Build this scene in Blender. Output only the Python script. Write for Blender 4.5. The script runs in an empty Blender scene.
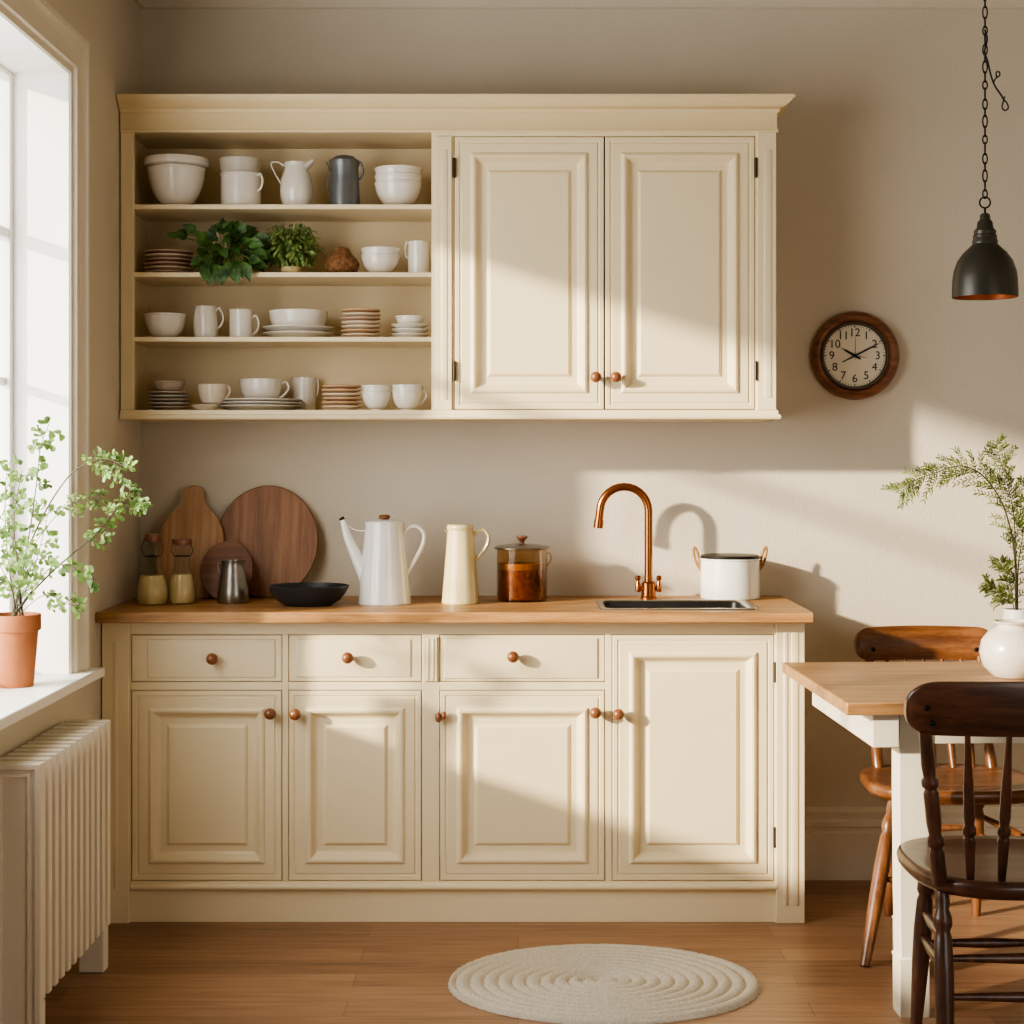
import bpy, math, random
from mathutils import Vector, Matrix
random.seed(7)
C = bpy.context.scene.collection
PI = math.pi

# ------------------------------------------------------------------ room measures (metres)
F, HZ, VX, VY = 1700.0, 1.36, 518.0, 458.0      # lens in px, eye height, vanishing point
WALL_Y, WALL_L, WALL_R, CEIL = 5.50, -1.22, 2.60, 2.90
def S(y): return F / y
def X(px, y): return (px - VX) * y / F
def Z(py, y): return HZ + (VY - py) * y / F
def P(px, py, y): return Vector((X(px, y), y, Z(py, y)))

# ------------------------------------------------------------------ mesh builder
class MB:
    def __init__(s): s.v = []; s.f = []
    def add(s, vs, fs):
        o = len(s.v); s.v += [tuple(p) for p in vs]; s.f += [tuple(i + o for i in q) for q in fs]; return s
    def box(s, x0, x1, y0, y1, z0, z1):
        return s.add([(x0,y0,z0),(x1,y0,z0),(x1,y1,z0),(x0,y1,z0),(x0,y0,z1),(x1,y0,z1),(x1,y1,z1),(x0,y1,z1)],
                     [(3,2,1,0),(4,5,6,7),(0,1,5,4),(1,2,6,5),(2,3,7,6),(3,0,4,7)])
    def lathe(s, prof, c=(0,0,0), seg=40, axis='z', sx=1.0):
        vs = []; fs = []; idx = []
        for r, z in prof:
            if r < 1e-6: idx.append([len(vs)]); vs.append((0,0,z))
            else:
                idx.append(list(range(len(vs), len(vs)+seg)))
                for k in range(seg):
                    a = 2*PI*k/seg; vs.append((r*math.cos(a)*sx, r*math.sin(a), z))
        for a, b in zip(idx, idx[1:]):
            for k in range(seg):
                n = (k+1) % seg
                if len(a) == 1 and len(b) == 1: continue
                if len(a) == 1: fs.append((a[0], b[n], b[k]))
                elif len(b) == 1: fs.append((a[k], a[n], b[0]))
                else: fs.append((a[k], a[n], b[n], b[k]))
        if axis == '-y': vs = [(x, -z, y) for x, y, z in vs]
        if axis == 'x': vs = [(z, x, y) for x, y, z in vs]
        return s.add([(x+c[0], y+c[1], z+c[2]) for x, y, z in vs], fs)
    def tube(s, pts, r, seg=8, closed=False, flat=1.0):
        pts = [Vector(p) for p in pts]; n = len(pts)
        rs = r if isinstance(r, (list, tuple)) else [r]*n
        vs = []; fs = []; up = None
        for i, p in enumerate(pts):
            if closed: t = pts[(i+1) % n] - pts[i-1]
            else: t = pts[min(i+1, n-1)] - pts[max(i-1, 0)]
            if t.length < 1e-9: t = Vector((0,0,1))
            t.normalize()
            if up is None:
                up = Vector((0,1,0)) if abs(t.y) < .9 else Vector((1,0,0))
            u = (up - t*up.dot(t))
            if u.length < 1e-6: u = t.orthogonal()
            u.normalize(); up = u; w = t.cross(u)
            for k in range(seg):
                a = 2*PI*k/seg; vs.append(p + (u*math.cos(a)*flat + w*math.sin(a))*rs[i])
        m = n if closed else n-1
        for i in range(m):
            j = (i+1) % n
            for k in range(seg):
                q = (k+1) % seg
                fs.append((i*seg+k, j*seg+k, j*seg+q, i*seg+q))
        if not closed:
            fs.append(tuple(range(seg))); fs.append(tuple(range(n*seg-1, (n-1)*seg-1, -1)))
        return s.add(vs, fs)
    def panel(s, x0, x1, z0, z1, y, loops, back=True):     # mitred rectangular mouldings, facing -y
        vs = []; fs = []
        for i, p in loops:
            vs += [(x0+i,y-p,z0+i),(x1-i,y-p,z0+i),(x1-i,y-p,z1-i),(x0+i,y-p,z1-i)]
        for a in range(len(loops)-1):
            for k in range(4):
                n = (k+1) % 4
                fs.append((a*4+k, a*4+n, a*4+4+n, a*4+4+k))
        L = (len(loops)-1)*4
        fs.append((L, L+1, L+2, L+3))
        if back: fs.append((3,2,1,0))
        return s.add(vs, fs)
    def sweep(s, loops, path):      # path(out, up) -> list of points, one open strip per profile pair
        rows = [path(*q) for q in loops]; n = len(rows[0]); vs = [p for r in rows for p in r]; fs = []
        for a in range(len(rows)-1):
            for k in range(n-1): fs.append((a*n+k, a*n+k+1, (a+1)*n+k+1, (a+1)*n+k))
        fs.append(tuple(a*n for a in range(len(rows))))
        fs.append(tuple(a*n+n-1 for a in range(len(rows)-1, -1, -1)))
        return s.add(vs, fs)
    def rings(s, rows, cap0=True, cap1=True):              # closed rows of equal length
        n = len(rows[0]); vs = [p for r in rows for p in r]; fs = []
        for a in range(len(rows)-1):
            for k in range(n):
                q = (k+1) % n; fs.append((a*n+k, a*n+q, a*n+n+q, a*n+n+k))
        if cap0: fs.append(tuple(range(n-1, -1, -1)))
        if cap1: fs.append(tuple(range((len(rows)-1)*n, len(rows)*n)))
        return s.add(vs, fs)
    def leaf(s, p, d, up, L, W, shape=None, droop=.15):
        d = Vector(d).normalized(); up = Vector(up); up = (up - d*up.dot(d))
        if up.length < 1e-5: up = d.orthogonal()
        up.normalize(); w = d.cross(up)
        shape = shape or [(0,.05),(.3,.8),(.55,1),(.8,.62),(1,.02)]
        vs = []; fs = []
        for t, a in shape:
            c = Vector(p) + d*(t*L) - up*(droop*L*t*t); h = a*W/2
            vs += [c - w*h + up*h*.3, c, c + w*h + up*h*.3]
        for i in range(len(shape)-1):
            b = i*3; fs += [(b,b+1,b+4,b+3),(b+1,b+2,b+5,b+4)]
        return s.add(vs, fs)
    def build(s, name, mat, parent=None, origin=None, local=False, bevel=0, smooth=35, recalc=True):
        off = Vector((0,0,0))
        if not local:
            if parent is not None: off = wloc(parent)
            elif origin is not None: off = Vector(origin)
            if parent is not None and origin is not None: off = Vector(origin)
        me = bpy.data.meshes.new(name)
        me.from_pydata([(v[0]-off.x, v[1]-off.y, v[2]-off.z) for v in s.v], [], s.f)
        if recalc:
            import bmesh
            bm = bmesh.new(); bm.from_mesh(me); bmesh.ops.recalc_face_normals(bm, faces=bm.faces); bm.to_mesh(me); bm.free()
        if smooth:
            me.polygons.foreach_set('use_smooth', [True]*len(me.polygons)); me.set_sharp_from_angle(angle=math.radians(smooth))
        me.materials.append(mat); me.update()
        o = bpy.data.objects.new(name, me); C.objects.link(o)
        if parent is not None:
            o.parent = parent
            if origin is not None and not local: o.location = Vector(origin) - wloc(parent)
        elif origin is not None: o.location = origin
        if bevel:
            b = o.modifiers.new('bevel', 'BEVEL'); b.width = bevel; b.segments = 2; b.limit_method = 'ANGLE'; b.angle_limit = math.radians(40)
            b.harden_normals = False
        return o
def wloc(o):
    l = Vector((0,0,0))
    while o is not None: l += o.location; o = o.parent
    return l
def tag(o, label, cat, group=None):
    o['label'] = label; o['category'] = cat
    if group: o['group'] = group
    return o
def thing(name, label, cat, loc, rz=0, group=None):
    o = bpy.data.objects.new(name, None); C.objects.link(o); o.location = loc; o.rotation_euler = (0,0,rz); o.empty_display_size = .05
    return tag(o, label, cat, group)
def struct(o): o['kind'] = 'structure'; return o
def share(name, src, loc, parent=None):
    o = src.copy(); o.name = name; C.objects.link(o); o.location = loc; o.parent = parent; return o
def spline(pts, n=8):
    pts = [Vector(p) for p in pts]; out = []
    q = [pts[0]*2-pts[1]] + pts + [pts[-1]*2-pts[-2]]
    for i in range(1, len(q)-2):
        a, b, c, d = q[i-1], q[i], q[i+1], q[i+2]
        for k in range(n):
            t = k/n
            out.append(.5*((2*b)+(c-a)*t+(2*a-5*b+4*c-d)*t*t+(3*b-a-3*c+d)*t**3))
    out.append(pts[-1]); return out

# ------------------------------------------------------------------ materials
def lin(h):
    h = h.lstrip('#'); r = []
    for i in (0,2,4):
        c = int(h[i:i+2],16)/255; r.append(c/12.92 if c <= .04045 else ((c+.055)/1.055)**2.4)
    return (*r, 1)
def new_mat(name):
    m = bpy.data.materials.new(name); m.use_nodes = True; nt = m.node_tree
    return m, nt, nt.nodes['Principled BSDF'], nt.nodes['Material Output']
def coords(nt, scale=(1,1,1), kind='Object'):
    tc = nt.nodes.new('ShaderNodeTexCoord'); mp = nt.nodes.new('ShaderNodeMapping'); mp.inputs['Scale'].default_value = scale
    nt.links.new(tc.outputs[kind], mp.inputs['Vector']); return mp.outputs['Vector']
def noise(nt, vec, scale, detail=4, rough=.55):
    n = nt.nodes.new('ShaderNodeTexNoise'); n.inputs['Scale'].default_value = scale; n.inputs['Detail'].default_value = detail; n.inputs['Roughness'].default_value = rough
    nt.links.new(vec, n.inputs['Vector']); return n.outputs['Fac']
def ramp(nt, fac, stops):
    r = nt.nodes.new('ShaderNodeValToRGB'); e = r.color_ramp.elements
    while len(e) < len(stops): e.new(.5)
    for k, (p, c) in enumerate(stops): e[k].position = p; e[k].color = c
    nt.links.new(fac, r.inputs['Fac']); return r.outputs['Color']
def bump(nt, b, fac, strength=.2, dist=.002):
    n = nt.nodes.new('ShaderNodeBump'); n.inputs['Strength'].default_value = strength; n.inputs['Distance'].default_value = dist
    nt.links.new(fac, n.inputs['Height']); nt.links.new(n.outputs['Normal'], b.inputs['Normal'])
def plain(name, c, rough=.5, metal=0, var=.06, nscale=14, bumpy=0, bscale=120, coat=0, c2=None):
    m, nt, b, o = new_mat(name); col = lin(c); v = coords(nt)
    c2 = lin(c2) if c2 else tuple(x*(1-var*2) for x in col[:3]) + (1,)
    nt.links.new(ramp(nt, noise(nt, v, nscale), [(.3, c2), (.7, col)]), b.inputs['Base Color'])
    b.inputs['Roughness'].default_value = rough; b.inputs['Metallic'].default_value = metal
    if coat: b.inputs['Coat Weight'].default_value = coat; b.inputs['Coat Roughness'].default_value = .1
    if bumpy: bump(nt, b, noise(nt, v, bscale, 2), bumpy)
    return m
def wood(name, dark, light, axis='x', rough=.45, scale=1.0, coat=0, mid=None):
    m, nt, b, o = new_mat(name)
    st = {'x': (.9,14,14), 'y': (14,.9,14), 'z': (14,14,.9)}[axis]
    v = coords(nt, tuple(q*scale for q in st))
    n1 = noise(nt, v, 2.2, 6, .62); v2 = coords(nt, tuple(q*scale*4 for q in st)); n2 = noise(nt, v2, 5, 3, .6)
    mx = nt.nodes.new('ShaderNodeMath'); mx.operation = 'MULTIPLY_ADD'; mx.inputs[1].default_value = .35
    nt.links.new(n2, mx.inputs[0]); nt.links.new(n1, mx.inputs[2])
    fac = mx.outputs[0]
    stops = [(.42, lin(dark)), (.62, lin(mid or light)), (.82, lin(light))]
    nt.links.new(ramp(nt, fac, stops), b.inputs['Base Color'])
    b.inputs['Roughness'].default_value = rough
    if coat: b.inputs['Coat Weight'].default_value = coat; b.inputs['Coat Roughness'].default_value = .2
    bump(nt, b, fac, .12, .001); return m
def glass(name, col=(1,1,1,1), rough=.02, tint=.9):
    m, nt, b, o = new_mat(name); nt.nodes.remove(b)
    t = nt.nodes.new('ShaderNodeBsdfTransparent'); t.inputs['Color'].default_value = col
    g = nt.nodes.new('ShaderNodeBsdfGlossy'); g.inputs['Roughness'].default_value = rough
    fr = nt.nodes.new('ShaderNodeLayerWeight'); fr.inputs['Blend'].default_value = .18
    mx = nt.nodes.new('ShaderNodeMixShader')
    ml = nt.nodes.new('ShaderNodeMath'); ml.operation = 'MULTIPLY'; ml.inputs[1].default_value = .55; nt.links.new(fr.outputs['Facing'], ml.inputs[0]); nt.links.new(ml.outputs[0], mx.inputs['Fac']); nt.links.new(t.outputs[0], mx.inputs[1]); nt.links.new(g.outputs[0], mx.inputs[2])
    nt.links.new(mx.outputs[0], o.inputs['Surface']); return m
def leafmat(name, dark, light, trans=.35, nscale=18):
    m, nt, b, o = new_mat(name); v = coords(nt)
    col = ramp(nt, noise(nt, v, nscale, 2), [(.35, lin(dark)), (.65, lin(light))])
    nt.links.new(col, b.inputs['Base Color']); b.inputs['Roughness'].default_value = .5
    t = nt.nodes.new('ShaderNodeBsdfTranslucent'); nt.links.new(col, t.inputs['Color'])
    mx = nt.nodes.new('ShaderNodeMixShader'); mx.inputs['Fac'].default_value = trans
    nt.links.new(b.outputs[0], mx.inputs[1]); nt.links.new(t.outputs[0], mx.inputs[2]); nt.links.new(mx.outputs[0], o.inputs['Surface'])
    return m
def wallmat(name, c):
    m, nt, b, o = new_mat(name); col = lin(c); v = coords(nt)
    nt.links.new(ramp(nt, noise(nt, v, 1.8, 3), [(.3, tuple(x*.93 for x in col[:3])+(1,)), (.7, col)]), b.inputs['Base Color'])
    b.inputs['Roughness'].default_value = .9
    a = noise(nt, coords(nt, (60,60,150)), 1.6, 2); c_ = noise(nt, coords(nt, (160,160,50)), 1.4, 2)
    ad = nt.nodes.new('ShaderNodeMath'); ad.operation = 'ADD'; nt.links.new(a, ad.inputs[0]); nt.links.new(c_, ad.inputs[1])
    bump(nt, b, ad.outputs[0], .35, .004); return m
def floormat():
    m, nt, b, o = new_mat('floor_planks'); v = coords(nt)
    br = nt.nodes.new('ShaderNodeTexBrick'); br.offset = .37; br.inputs['Scale'].default_value = 1
    br.inputs['Color1'].default_value = (0,0,0,1); br.inputs['Color2'].default_value = (1,1,1,1); br.inputs['Mortar'].default_value = (.5,.5,.5,1)
    br.inputs['Mortar Size'].default_value = .0018; br.inputs['Mortar Smooth'].default_value = .3; br.inputs['Bias'].default_value = 0
    br.inputs['Brick Width'].default_value = 1.15; br.inputs['Row Height'].default_value = .115
    nt.links.new(v, br.inputs['Vector'])
    g = noise(nt, coords(nt, (1.4,22,22)), 2.4, 6, .65)
    ad = nt.nodes.new('ShaderNodeMath'); ad.operation = 'MULTIPLY_ADD'; ad.inputs[1].default_value = .28
    nt.links.new(br.outputs['Color'], ad.inputs[0]); nt.links.new(g, ad.inputs[2])
    col = ramp(nt, ad.outputs[0], [(.36, lin('#6c4d36')), (.6, lin('#8c674b')), (.9, lin('#a98362'))])
    mx = nt.nodes.new('ShaderNodeMixRGB'); mx.inputs['Color2'].default_value = lin('#5f3a20')
    ml = nt.nodes.new('ShaderNodeMath'); ml.operation = 'MULTIPLY'; ml.inputs[1].default_value = .55
    nt.links.new(br.outputs['Fac'], ml.inputs[0]); nt.links.new(ml.outputs[0], mx.inputs['Fac']); nt.links.new(col, mx.inputs['Color1'])
    nt.links.new(mx.outputs[0], b.inputs['Base Color']); b.inputs['Roughness'].default_value = .38
    bump(nt, b, g, .08, .001); return m

M = dict(
    wall=wallmat('textured_plaster', '#d2c8b4'), ceil=plain('ceiling_paint', '#a2967f', .9), floor=floormat(),
    trim=plain('trim_paint', '#ded5c2', .5, var=.02), white=plain('window_white', '#f4f1ea', .45, var=.01),
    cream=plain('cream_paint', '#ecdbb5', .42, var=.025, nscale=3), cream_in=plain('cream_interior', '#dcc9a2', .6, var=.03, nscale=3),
    crown=plain('crown_paint', '#e6d2a6', .45, var=.03, nscale=3),
    rad=plain('radiator_enamel', '#e8decb', .4, var=.02),
    top=wood('worktop_oak', '#75502c', '#bd9160', 'x', .42, mid='#9f7444'),
    table=wood('table_oak', '#785534', '#ab8357', 'x', .4, mid='#946c43'),
    knob=wood('knob_wood', '#4d2a17', '#7d4c2d', 'z', .35, 3, .3),
    walnut=wood('dark_walnut', '#29180f', '#5c3927', 'z', .35, 1.2, .3, mid='#42281b'),
    brown=wood('chestnut_wood', '#472a18', '#7d5130', 'z', .35, 1.2, .3, mid='#613a20'),
    walnut_x=wood('dark_walnut_rail', '#29180f', '#5c3927', 'x', .33, 1.2, .3, mid='#42281b'),
    brown_x=wood('chestnut_rail', '#472a18', '#7d5130', 'x', .33, 1.2, .3, mid='#613a20'),
    board_a=wood('board_light', '#8a6343', '#bb936b', 'z', .55, 1.5, mid='#a57b53'),
    board_b=wood('board_mid', '#69442b', '#a07049', 'z', .5, 1.2, mid='#855a38'),
    board_c=wood('board_dark', '#5a3622', '#8a5a3c', 'x', .5, 1.5, mid='#70472d'),
    clockwood=wood('clock_rim_wood', '#4a2a18', '#8a5a38', 'x', .35, 2, .3, mid='#6b4026'),
    china=plain('white_china', '#e6dfd2', .22, var=.02, coat=.4), china_b=plain('warm_white_china', '#d8ccb6', .25, var=.03, coat=.3),
    stone=plain('pale_grey_china', '#c4bcae', .4, var=.05), rimdark=plain('rim_line', '#6b5a48', .5),
    pink=plain('blush_stoneware', '#c7a48d', .5, var=.08, nscale=30), tan=plain('tan_stoneware', '#cda67e', .5, var=.1, nscale=30),
    tan_pale=plain('pale_tan_stoneware', '#dfcaac', .5, var=.08, nscale=30), taupe=plain('taupe_stoneware', '#b3a390', .5, var=.06),
    pewter=plain('pewter', '#787b7c', .38, .55, var=.12), wicker=plain('wicker', '#96683f', .8, var=.3, nscale=90, bumpy=.8, bscale=110, c2='#4f3219'),
    enamel=plain('white_enamel', '#efece3', .15, var=.01, coat=.6), dark=plain('dark_metal', '#2b2622', .4, .5),
    yellow=plain('butter_enamel', '#dccb98', .22, var=.03, coat=.5), steel=plain('brushed_steel', '#9b968e', .28, .95, var=.08, nscale=40),
    slate=plain('black_stoneware', '#2a2c30', .42, var=.1), copper=plain('copper', '#a5683f', .24, .95, var=.08),
    bronze=plain('bronze_hardware', '#4d4336', .4, .8), sink=plain('sink_dark_steel', '#4a4845', .3, .8), sinkrim=plain('sink_rim_steel', '#bdb7ab', .25, .9),
    glass=glass('clear_glass', (.97,.975,.96,1)), pane=glass('window_pane', (.98,.99,1,1), .0),
    amberglass=glass('amber_glass', (.86,.76,.62,1)),
    oil=plain('mustard_oil', '#dcc48c', .3, var=.08, coat=.4), tea=plain('dark_tea', '#4a2412', .3, var=.35, nscale=70, coat=.6, c2='#8d5325'), tea_top=plain('tea_foam', '#a9793f', .4, var=.2, nscale=80),
    rope=plain('tan_leather', '#a97c4c', .6, var=.15, nscale=60), terra=plain('terracotta', '#ae6c42', .8, var=.1, nscale=12, bumpy=.15),
    soil=plain('soil', '#3a2818', .95, var=.3, nscale=60), stem=plain('dark_stem', '#4a4530', .7), stem_g=plain('green_stem', '#6f7a3e', .7),
    fern=leafmat('fern_leaf', '#4f6c33', '#8aab5a', .35), ivy=leafmat('dark_leaf', '#233f1a', '#547c37', .2, 30), bush=leafmat('bush_leaf', '#55743a', '#a3b86a', .3, 30),
    sprig=leafmat('sprig_leaf', '#4b5c24', '#7f8f45', .25, 30),
    lamp=plain('lamp_enamel', '#45433b', .36, .35, var=.1), lampin=plain('lamp_copper_inside', '#b8622e', .4, .5), iron=plain('black_iron', '#1c1a18', .5, .6),
    dial=plain('clock_dial', '#e8dfc9', .6, var=.03), ink=plain('black_ink', '#15120f', .6),
    vase=plain('speckled_glaze', '#e0d9cb', .25, var=.1, nscale=190, coat=.5, c2='#d0c6b4'), vase2=plain('matt_white_glaze', '#e9e4d8', .45, var=.02),
    rug=plain('cotton_rope', '#d6ccb8', .95, var=.14, nscale=160, bumpy=1.0, bscale=220),
    legpaint=plain('table_cream_paint', '#e4dcc6', .4, var=.03, nscale=4),
)

# ------------------------------------------------------------------ setting
struct(MB().box(WALL_L-.2, WALL_R+.15, -1.0, WALL_Y+.15, -.12, 0).build('floor', M['floor'], smooth=0))
struct(MB().box(WALL_L-.2, WALL_R+.15, -1.0, WALL_Y+.15, CEIL, CEIL+.1).build('ceiling', M['ceil'], smooth=0))
struct(MB().box(WALL_L-.2, WALL_R+.15, WALL_Y, WALL_Y+.15, 0, CEIL).build('wall_back', M['wall'], smooth=0))
struct(MB().box(WALL_R, WALL_R+.15, -1.0, WALL_Y, 0, CEIL).build('wall_right', M['wall'], smooth=0))
WY0, WY1, WZ0, WZ1 = 2.55, 4.60, .775, 2.40          # window opening
wl = MB()
wl.box(WALL_L-.2, WALL_L, -1.0, WALL_Y, 0, WZ0-.028)
wl.box(WALL_L-.2, WALL_L, -1.0, WALL_Y, WZ1+.012, CEIL)
wl.box(WALL_L-.2, WALL_L, WY1+.012, WALL_Y, WZ0-.028, WZ1+.012)
wl.box(WALL_L-.2, WALL_L, -1.0, WY0-.012, WZ0-.028, WZ1+.012)
struct(wl.build('wall_left', M['wall'], smooth=0))
struct(MB().box(WALL_L-.2, WALL_R+.15, -1.15, -1.0, 0, CEIL).build('wall_front', M['wall'], smooth=0))
# cornices
cor = [(0,-.085),(.012,-.085),(.016,-.075),(.02,-.06),(.05,-.02),(.062,-.012),(.066,0),(0,0)]
struct(MB().sweep(cor, lambda o, u: [(WALL_L+o, WALL_Y-o, CEIL-.001+u), (WALL_R-.001, WALL_Y-o, CEIL-.001+u)]).build('trim_1', M['wall']))
struct(MB().sweep(cor, lambda o, u: [(WALL_L+o, -.9, CEIL-.001+u), (WALL_L+o, WALL_Y-o, CEIL-.001+u)]).build('trim_2', M['wall']))
bb = [(0,0),(.024,0),(.024,.15),(.017,.156),(.017,.166),(.023,.172),(.023,.188),(.015,.194),(.015,.204),(.019,.210),(.019,.220),(.008,.228),(0,.232)]
struct(MB().sweep(bb, lambda o, u: [(.842, WALL_Y-o, u), (WALL_R-.001, WALL_Y-o, u)]).build('baseboard_back', M['trim']))
# window on the left wall
win = bpy.data.objects.new('window_1', None); C.objects.link(win); win.location = (WALL_L, 3.6, WZ0); struct(win)
GX0, GX1 = -1.412, -1.366
fr = MB()
fr.box(GX0, GX1, WY1-.025, WY1, WZ0, WZ1); fr.box(GX0, GX1, WY0, WY0+.05, WZ0, WZ1)
fr.box(GX0, GX1, WY0+.05, WY1-.025, WZ1-.016, WZ1); fr.box(GX0, GX1, WY0+.05, WY1-.025, WZ0, WZ0+.03)
fr.box(GX0+.004, GX1-.004, WY0+.05, WY1-.025, 1.950, 1.978)
fr.box(GX0+.012, GX1-.012, WY0+.05, WY1-.025, 1.555, 1.577)
fr.box(GX0+.004, GX1-.004, 2.98, 3.01, WZ0+.03, WZ1-.016)
fro = fr.build('window_frame', M['white'], win, bevel=.003)
MB().box(-1.392, -1.388, WY0+.052, WY1-.027, WZ0+.032, WZ1-.018).build('pane', M['pane'], fro, smooth=0)
rv = MB()
rv.box(GX1, WALL_L+.004, WY1, WY1+.010, WZ0, WZ1+.01); rv.box(GX1, WALL_L+.004, WY0-.010, WY0, WZ0, WZ1+.01)
rv.box(GX1, WALL_L+.004, WY0, WY1, WZ1, WZ1+.01)
rv.build('reveal_lining', M['white'], win, smooth=0)
cas = [(0,0),(0,.030),(.004,.034),(.020,.034),(.026,.024),(.030,.020),(.040,.018),(.078,.016),(.082,.021),(.088,.021),(.092,.012),(.108,.010),(.112,.003)]
cw = .112
MB().sweep(cas, lambda i, p: [(WALL_L+p, WY0-cw+i, WZ0), (WALL_L+p, WY0-cw+i, WZ1+cw-i), (WALL_L+p, WY1+cw-i, WZ1+cw-i), (WALL_L+p, WY1+cw-i, WZ0)]).build('window_casing', M['trim'], win)
so_ = [(GX0,WY0),(WALL_L,WY0),(WALL_L,WY0-.17),(-1.158,WY0-.17),(-1.158,4.765),(WALL_L,4.765),(WALL_L,WY1),(GX0,WY1)]
si = MB(); si.rings([[(x,y,WZ0-.027) for x,y in so_], [(x,y,WZ0) for x,y in so_]])
si.build('window_sill', M['white'], win, bevel=.004)

# ------------------------------------------------------------------ base cabinet
BY = 4.98
bx_ = lambda p: X(p, BY)
bz_ = lambda p: Z(p, BY)
CT = .915                       # worktop top
XL, XR = WALL_L+.004, bx_(804)
base = thing('base_cabinet', 'long cream base cabinet with raised panel doors and drawers under the oak worktop', 'cabinet', ((XL+XR)/2, 5.2, 0))
UND = CT-.031
c = MB()
c.box(XL, bx_(131), BY, BY+.022, bz_(890), UND)
for a, b in ((282.3,288.4),(422,439.5),(605.3,611.8)): c.box(bx_(a), bx_(b), BY, BY+.022, bz_(881), bz_(634.5))
c.box(bx_(774.3), XR, BY, BY+.022, bz_(890), UND)
c.box(bx_(131), bx_(774.3), BY, BY+.022, bz_(634.5), UND)
c.box(bx_(131), bx_(282.3), BY, BY+.022, bz_(690), bz_(682)); c.box(bx_(288.4), bx_(422), BY, BY+.022, bz_(690), bz_(682)); c.box(bx_(439.5), bx_(605.3), BY, BY+.022, bz_(690), bz_(682))
c.box(bx_(131), bx_(774.3), BY, BY+.022, bz_(890), bz_(881))
c.box(XL, XL+.018, BY+.022, WALL_Y-.003, 0, UND); c.box(XR-.018, XR, BY+.022, WALL_Y-.003, 0, UND)
c.box(XL+.018, XR-.018, BY+.022, WALL_Y-.003, bz_(890), bz_(890)+.016)
c.build('carcass', M['cream'], base, bevel=.0015)
MB().box(XL+.0185, XR-.0185, BY+.001, BY+.021, 0, bz_(890)).build('plinth', M['cream'], base, bevel=.001)
# half round bead under the doors
pr = [(0,bz_(890.5))] + [(.016*math.sin(t*PI/8), (bz_(890.5)+bz_(882.5))/2 - (bz_(882.5)-bz_(890.5))/2*math.cos(t*PI/8)) for t in range(0,9)]
MB().sweep(pr, lambda o, z: [(bx_(131), BY-o, z), (bx_(775.5), BY-o, z)]).build('bead_moulding', M['cream'], base)
def pilaster(parent, x0, x1, y, z0, z1, fz0, fz1, flutes, mat):
    p = MB(); d = .012; w = x1-x0
    p.panel(x0, x1, z0, z1, y, [(0,0),(0,d),(.0015,d+.0015),(.002,d+.0015)])
    for a, b in flutes:
        p.panel(x0+w*a, x0+w*b, fz0, fz1, y-d-.001, [(0,0),(.002,.0022),(.004,.0030)])
    return p.build('pilaster', mat, parent)
pilaster(base, XL, bx_(130), BY, 0, UND, .10, UND-.06, [(.42,.6)], M['cream'])
pilaster(base, bx_(775.5), XR, BY, 0, UND, bz_(905), bz_(632), [(.25,.42),(.52,.80)], M['cream'])
pilaster(base, bx_(424), bx_(437.5), BY+.006, bz_(681), bz_(637), bz_(680), bz_(638), [(.2,.42),(.58,.8)], M['cream'])
def knob(parent, px, py, y, r=.0172, mat='knob'):
    return MB().lathe([(0,0),(.011,0),(.0105,.003),(.007,.006),(.0065,.015),(.010,.018),(r*.85,.022),(r,.030),(r*.93,.038),(r*.6,.045),(r*.2,.047),(0,.047)], P(px, py, y-.03) + Vector((0,.03,0)), 24, '-y').build('knob', M[mat], parent)
DOOR = [(0,0),(0,.018),(.002,.020),(.013,.020),(.015,.017),(.019,.017),(.021,.020),(.048,.020),(.052,.0255),(.058,.028),(.064,.026),(.070,.017),(.076,.009),(.082,.006),(.100,.006),(.102,.009),(.109,.0135),(.111,.0135)]
def hinge(parent, px, py, y):
    h = MB(); p = P(px, py, y); h.box(p.x-.004, p.x+.004, y-.006, y+.004, p.z-.026, p.z+.026)
    h.lathe([(0,-.03),(.0045,-.03),(.0045,.03),(0,.03)], (p.x, y-.006, p.z), 10); return h.build('hinge', M['bronze'], parent)
def door(parent, x0p, x1p, y0p, y1p, y, knobs, hinges=()):
    g = .0022; x0, x1, z0, z1 = X(x0p,y)+g, X(x1p,y)-g, Z(y1p,y)+g, Z(y0p,y)-g
    d = MB().panel(x0, x1, z0, z1, y+.018, DOOR).build('door', M['cream'], parent, origin=((x0+x1)/2, y+.018, z0), smooth=25)
    for kx, ky in knobs: knob(d, kx, ky, y-.002)
    for hx, hy in hinges: hinge(d, hx, hy, y-.003)
    return d
d1 = door(base, 131.2, 282.3, 690, 881, BY, [(270,714)])
d2 = door(base, 288.4, 422, 690, 881, BY, [(295,714.5)])
d3 = door(base, 439.5, 605.3, 690, 881, BY, [(595.5,713)])
d4 = door(base, 611.8, 774.3, 634.5, 881, BY, [(618.5,714.5)], [(774.5,672),(774.5,837)])
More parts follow.
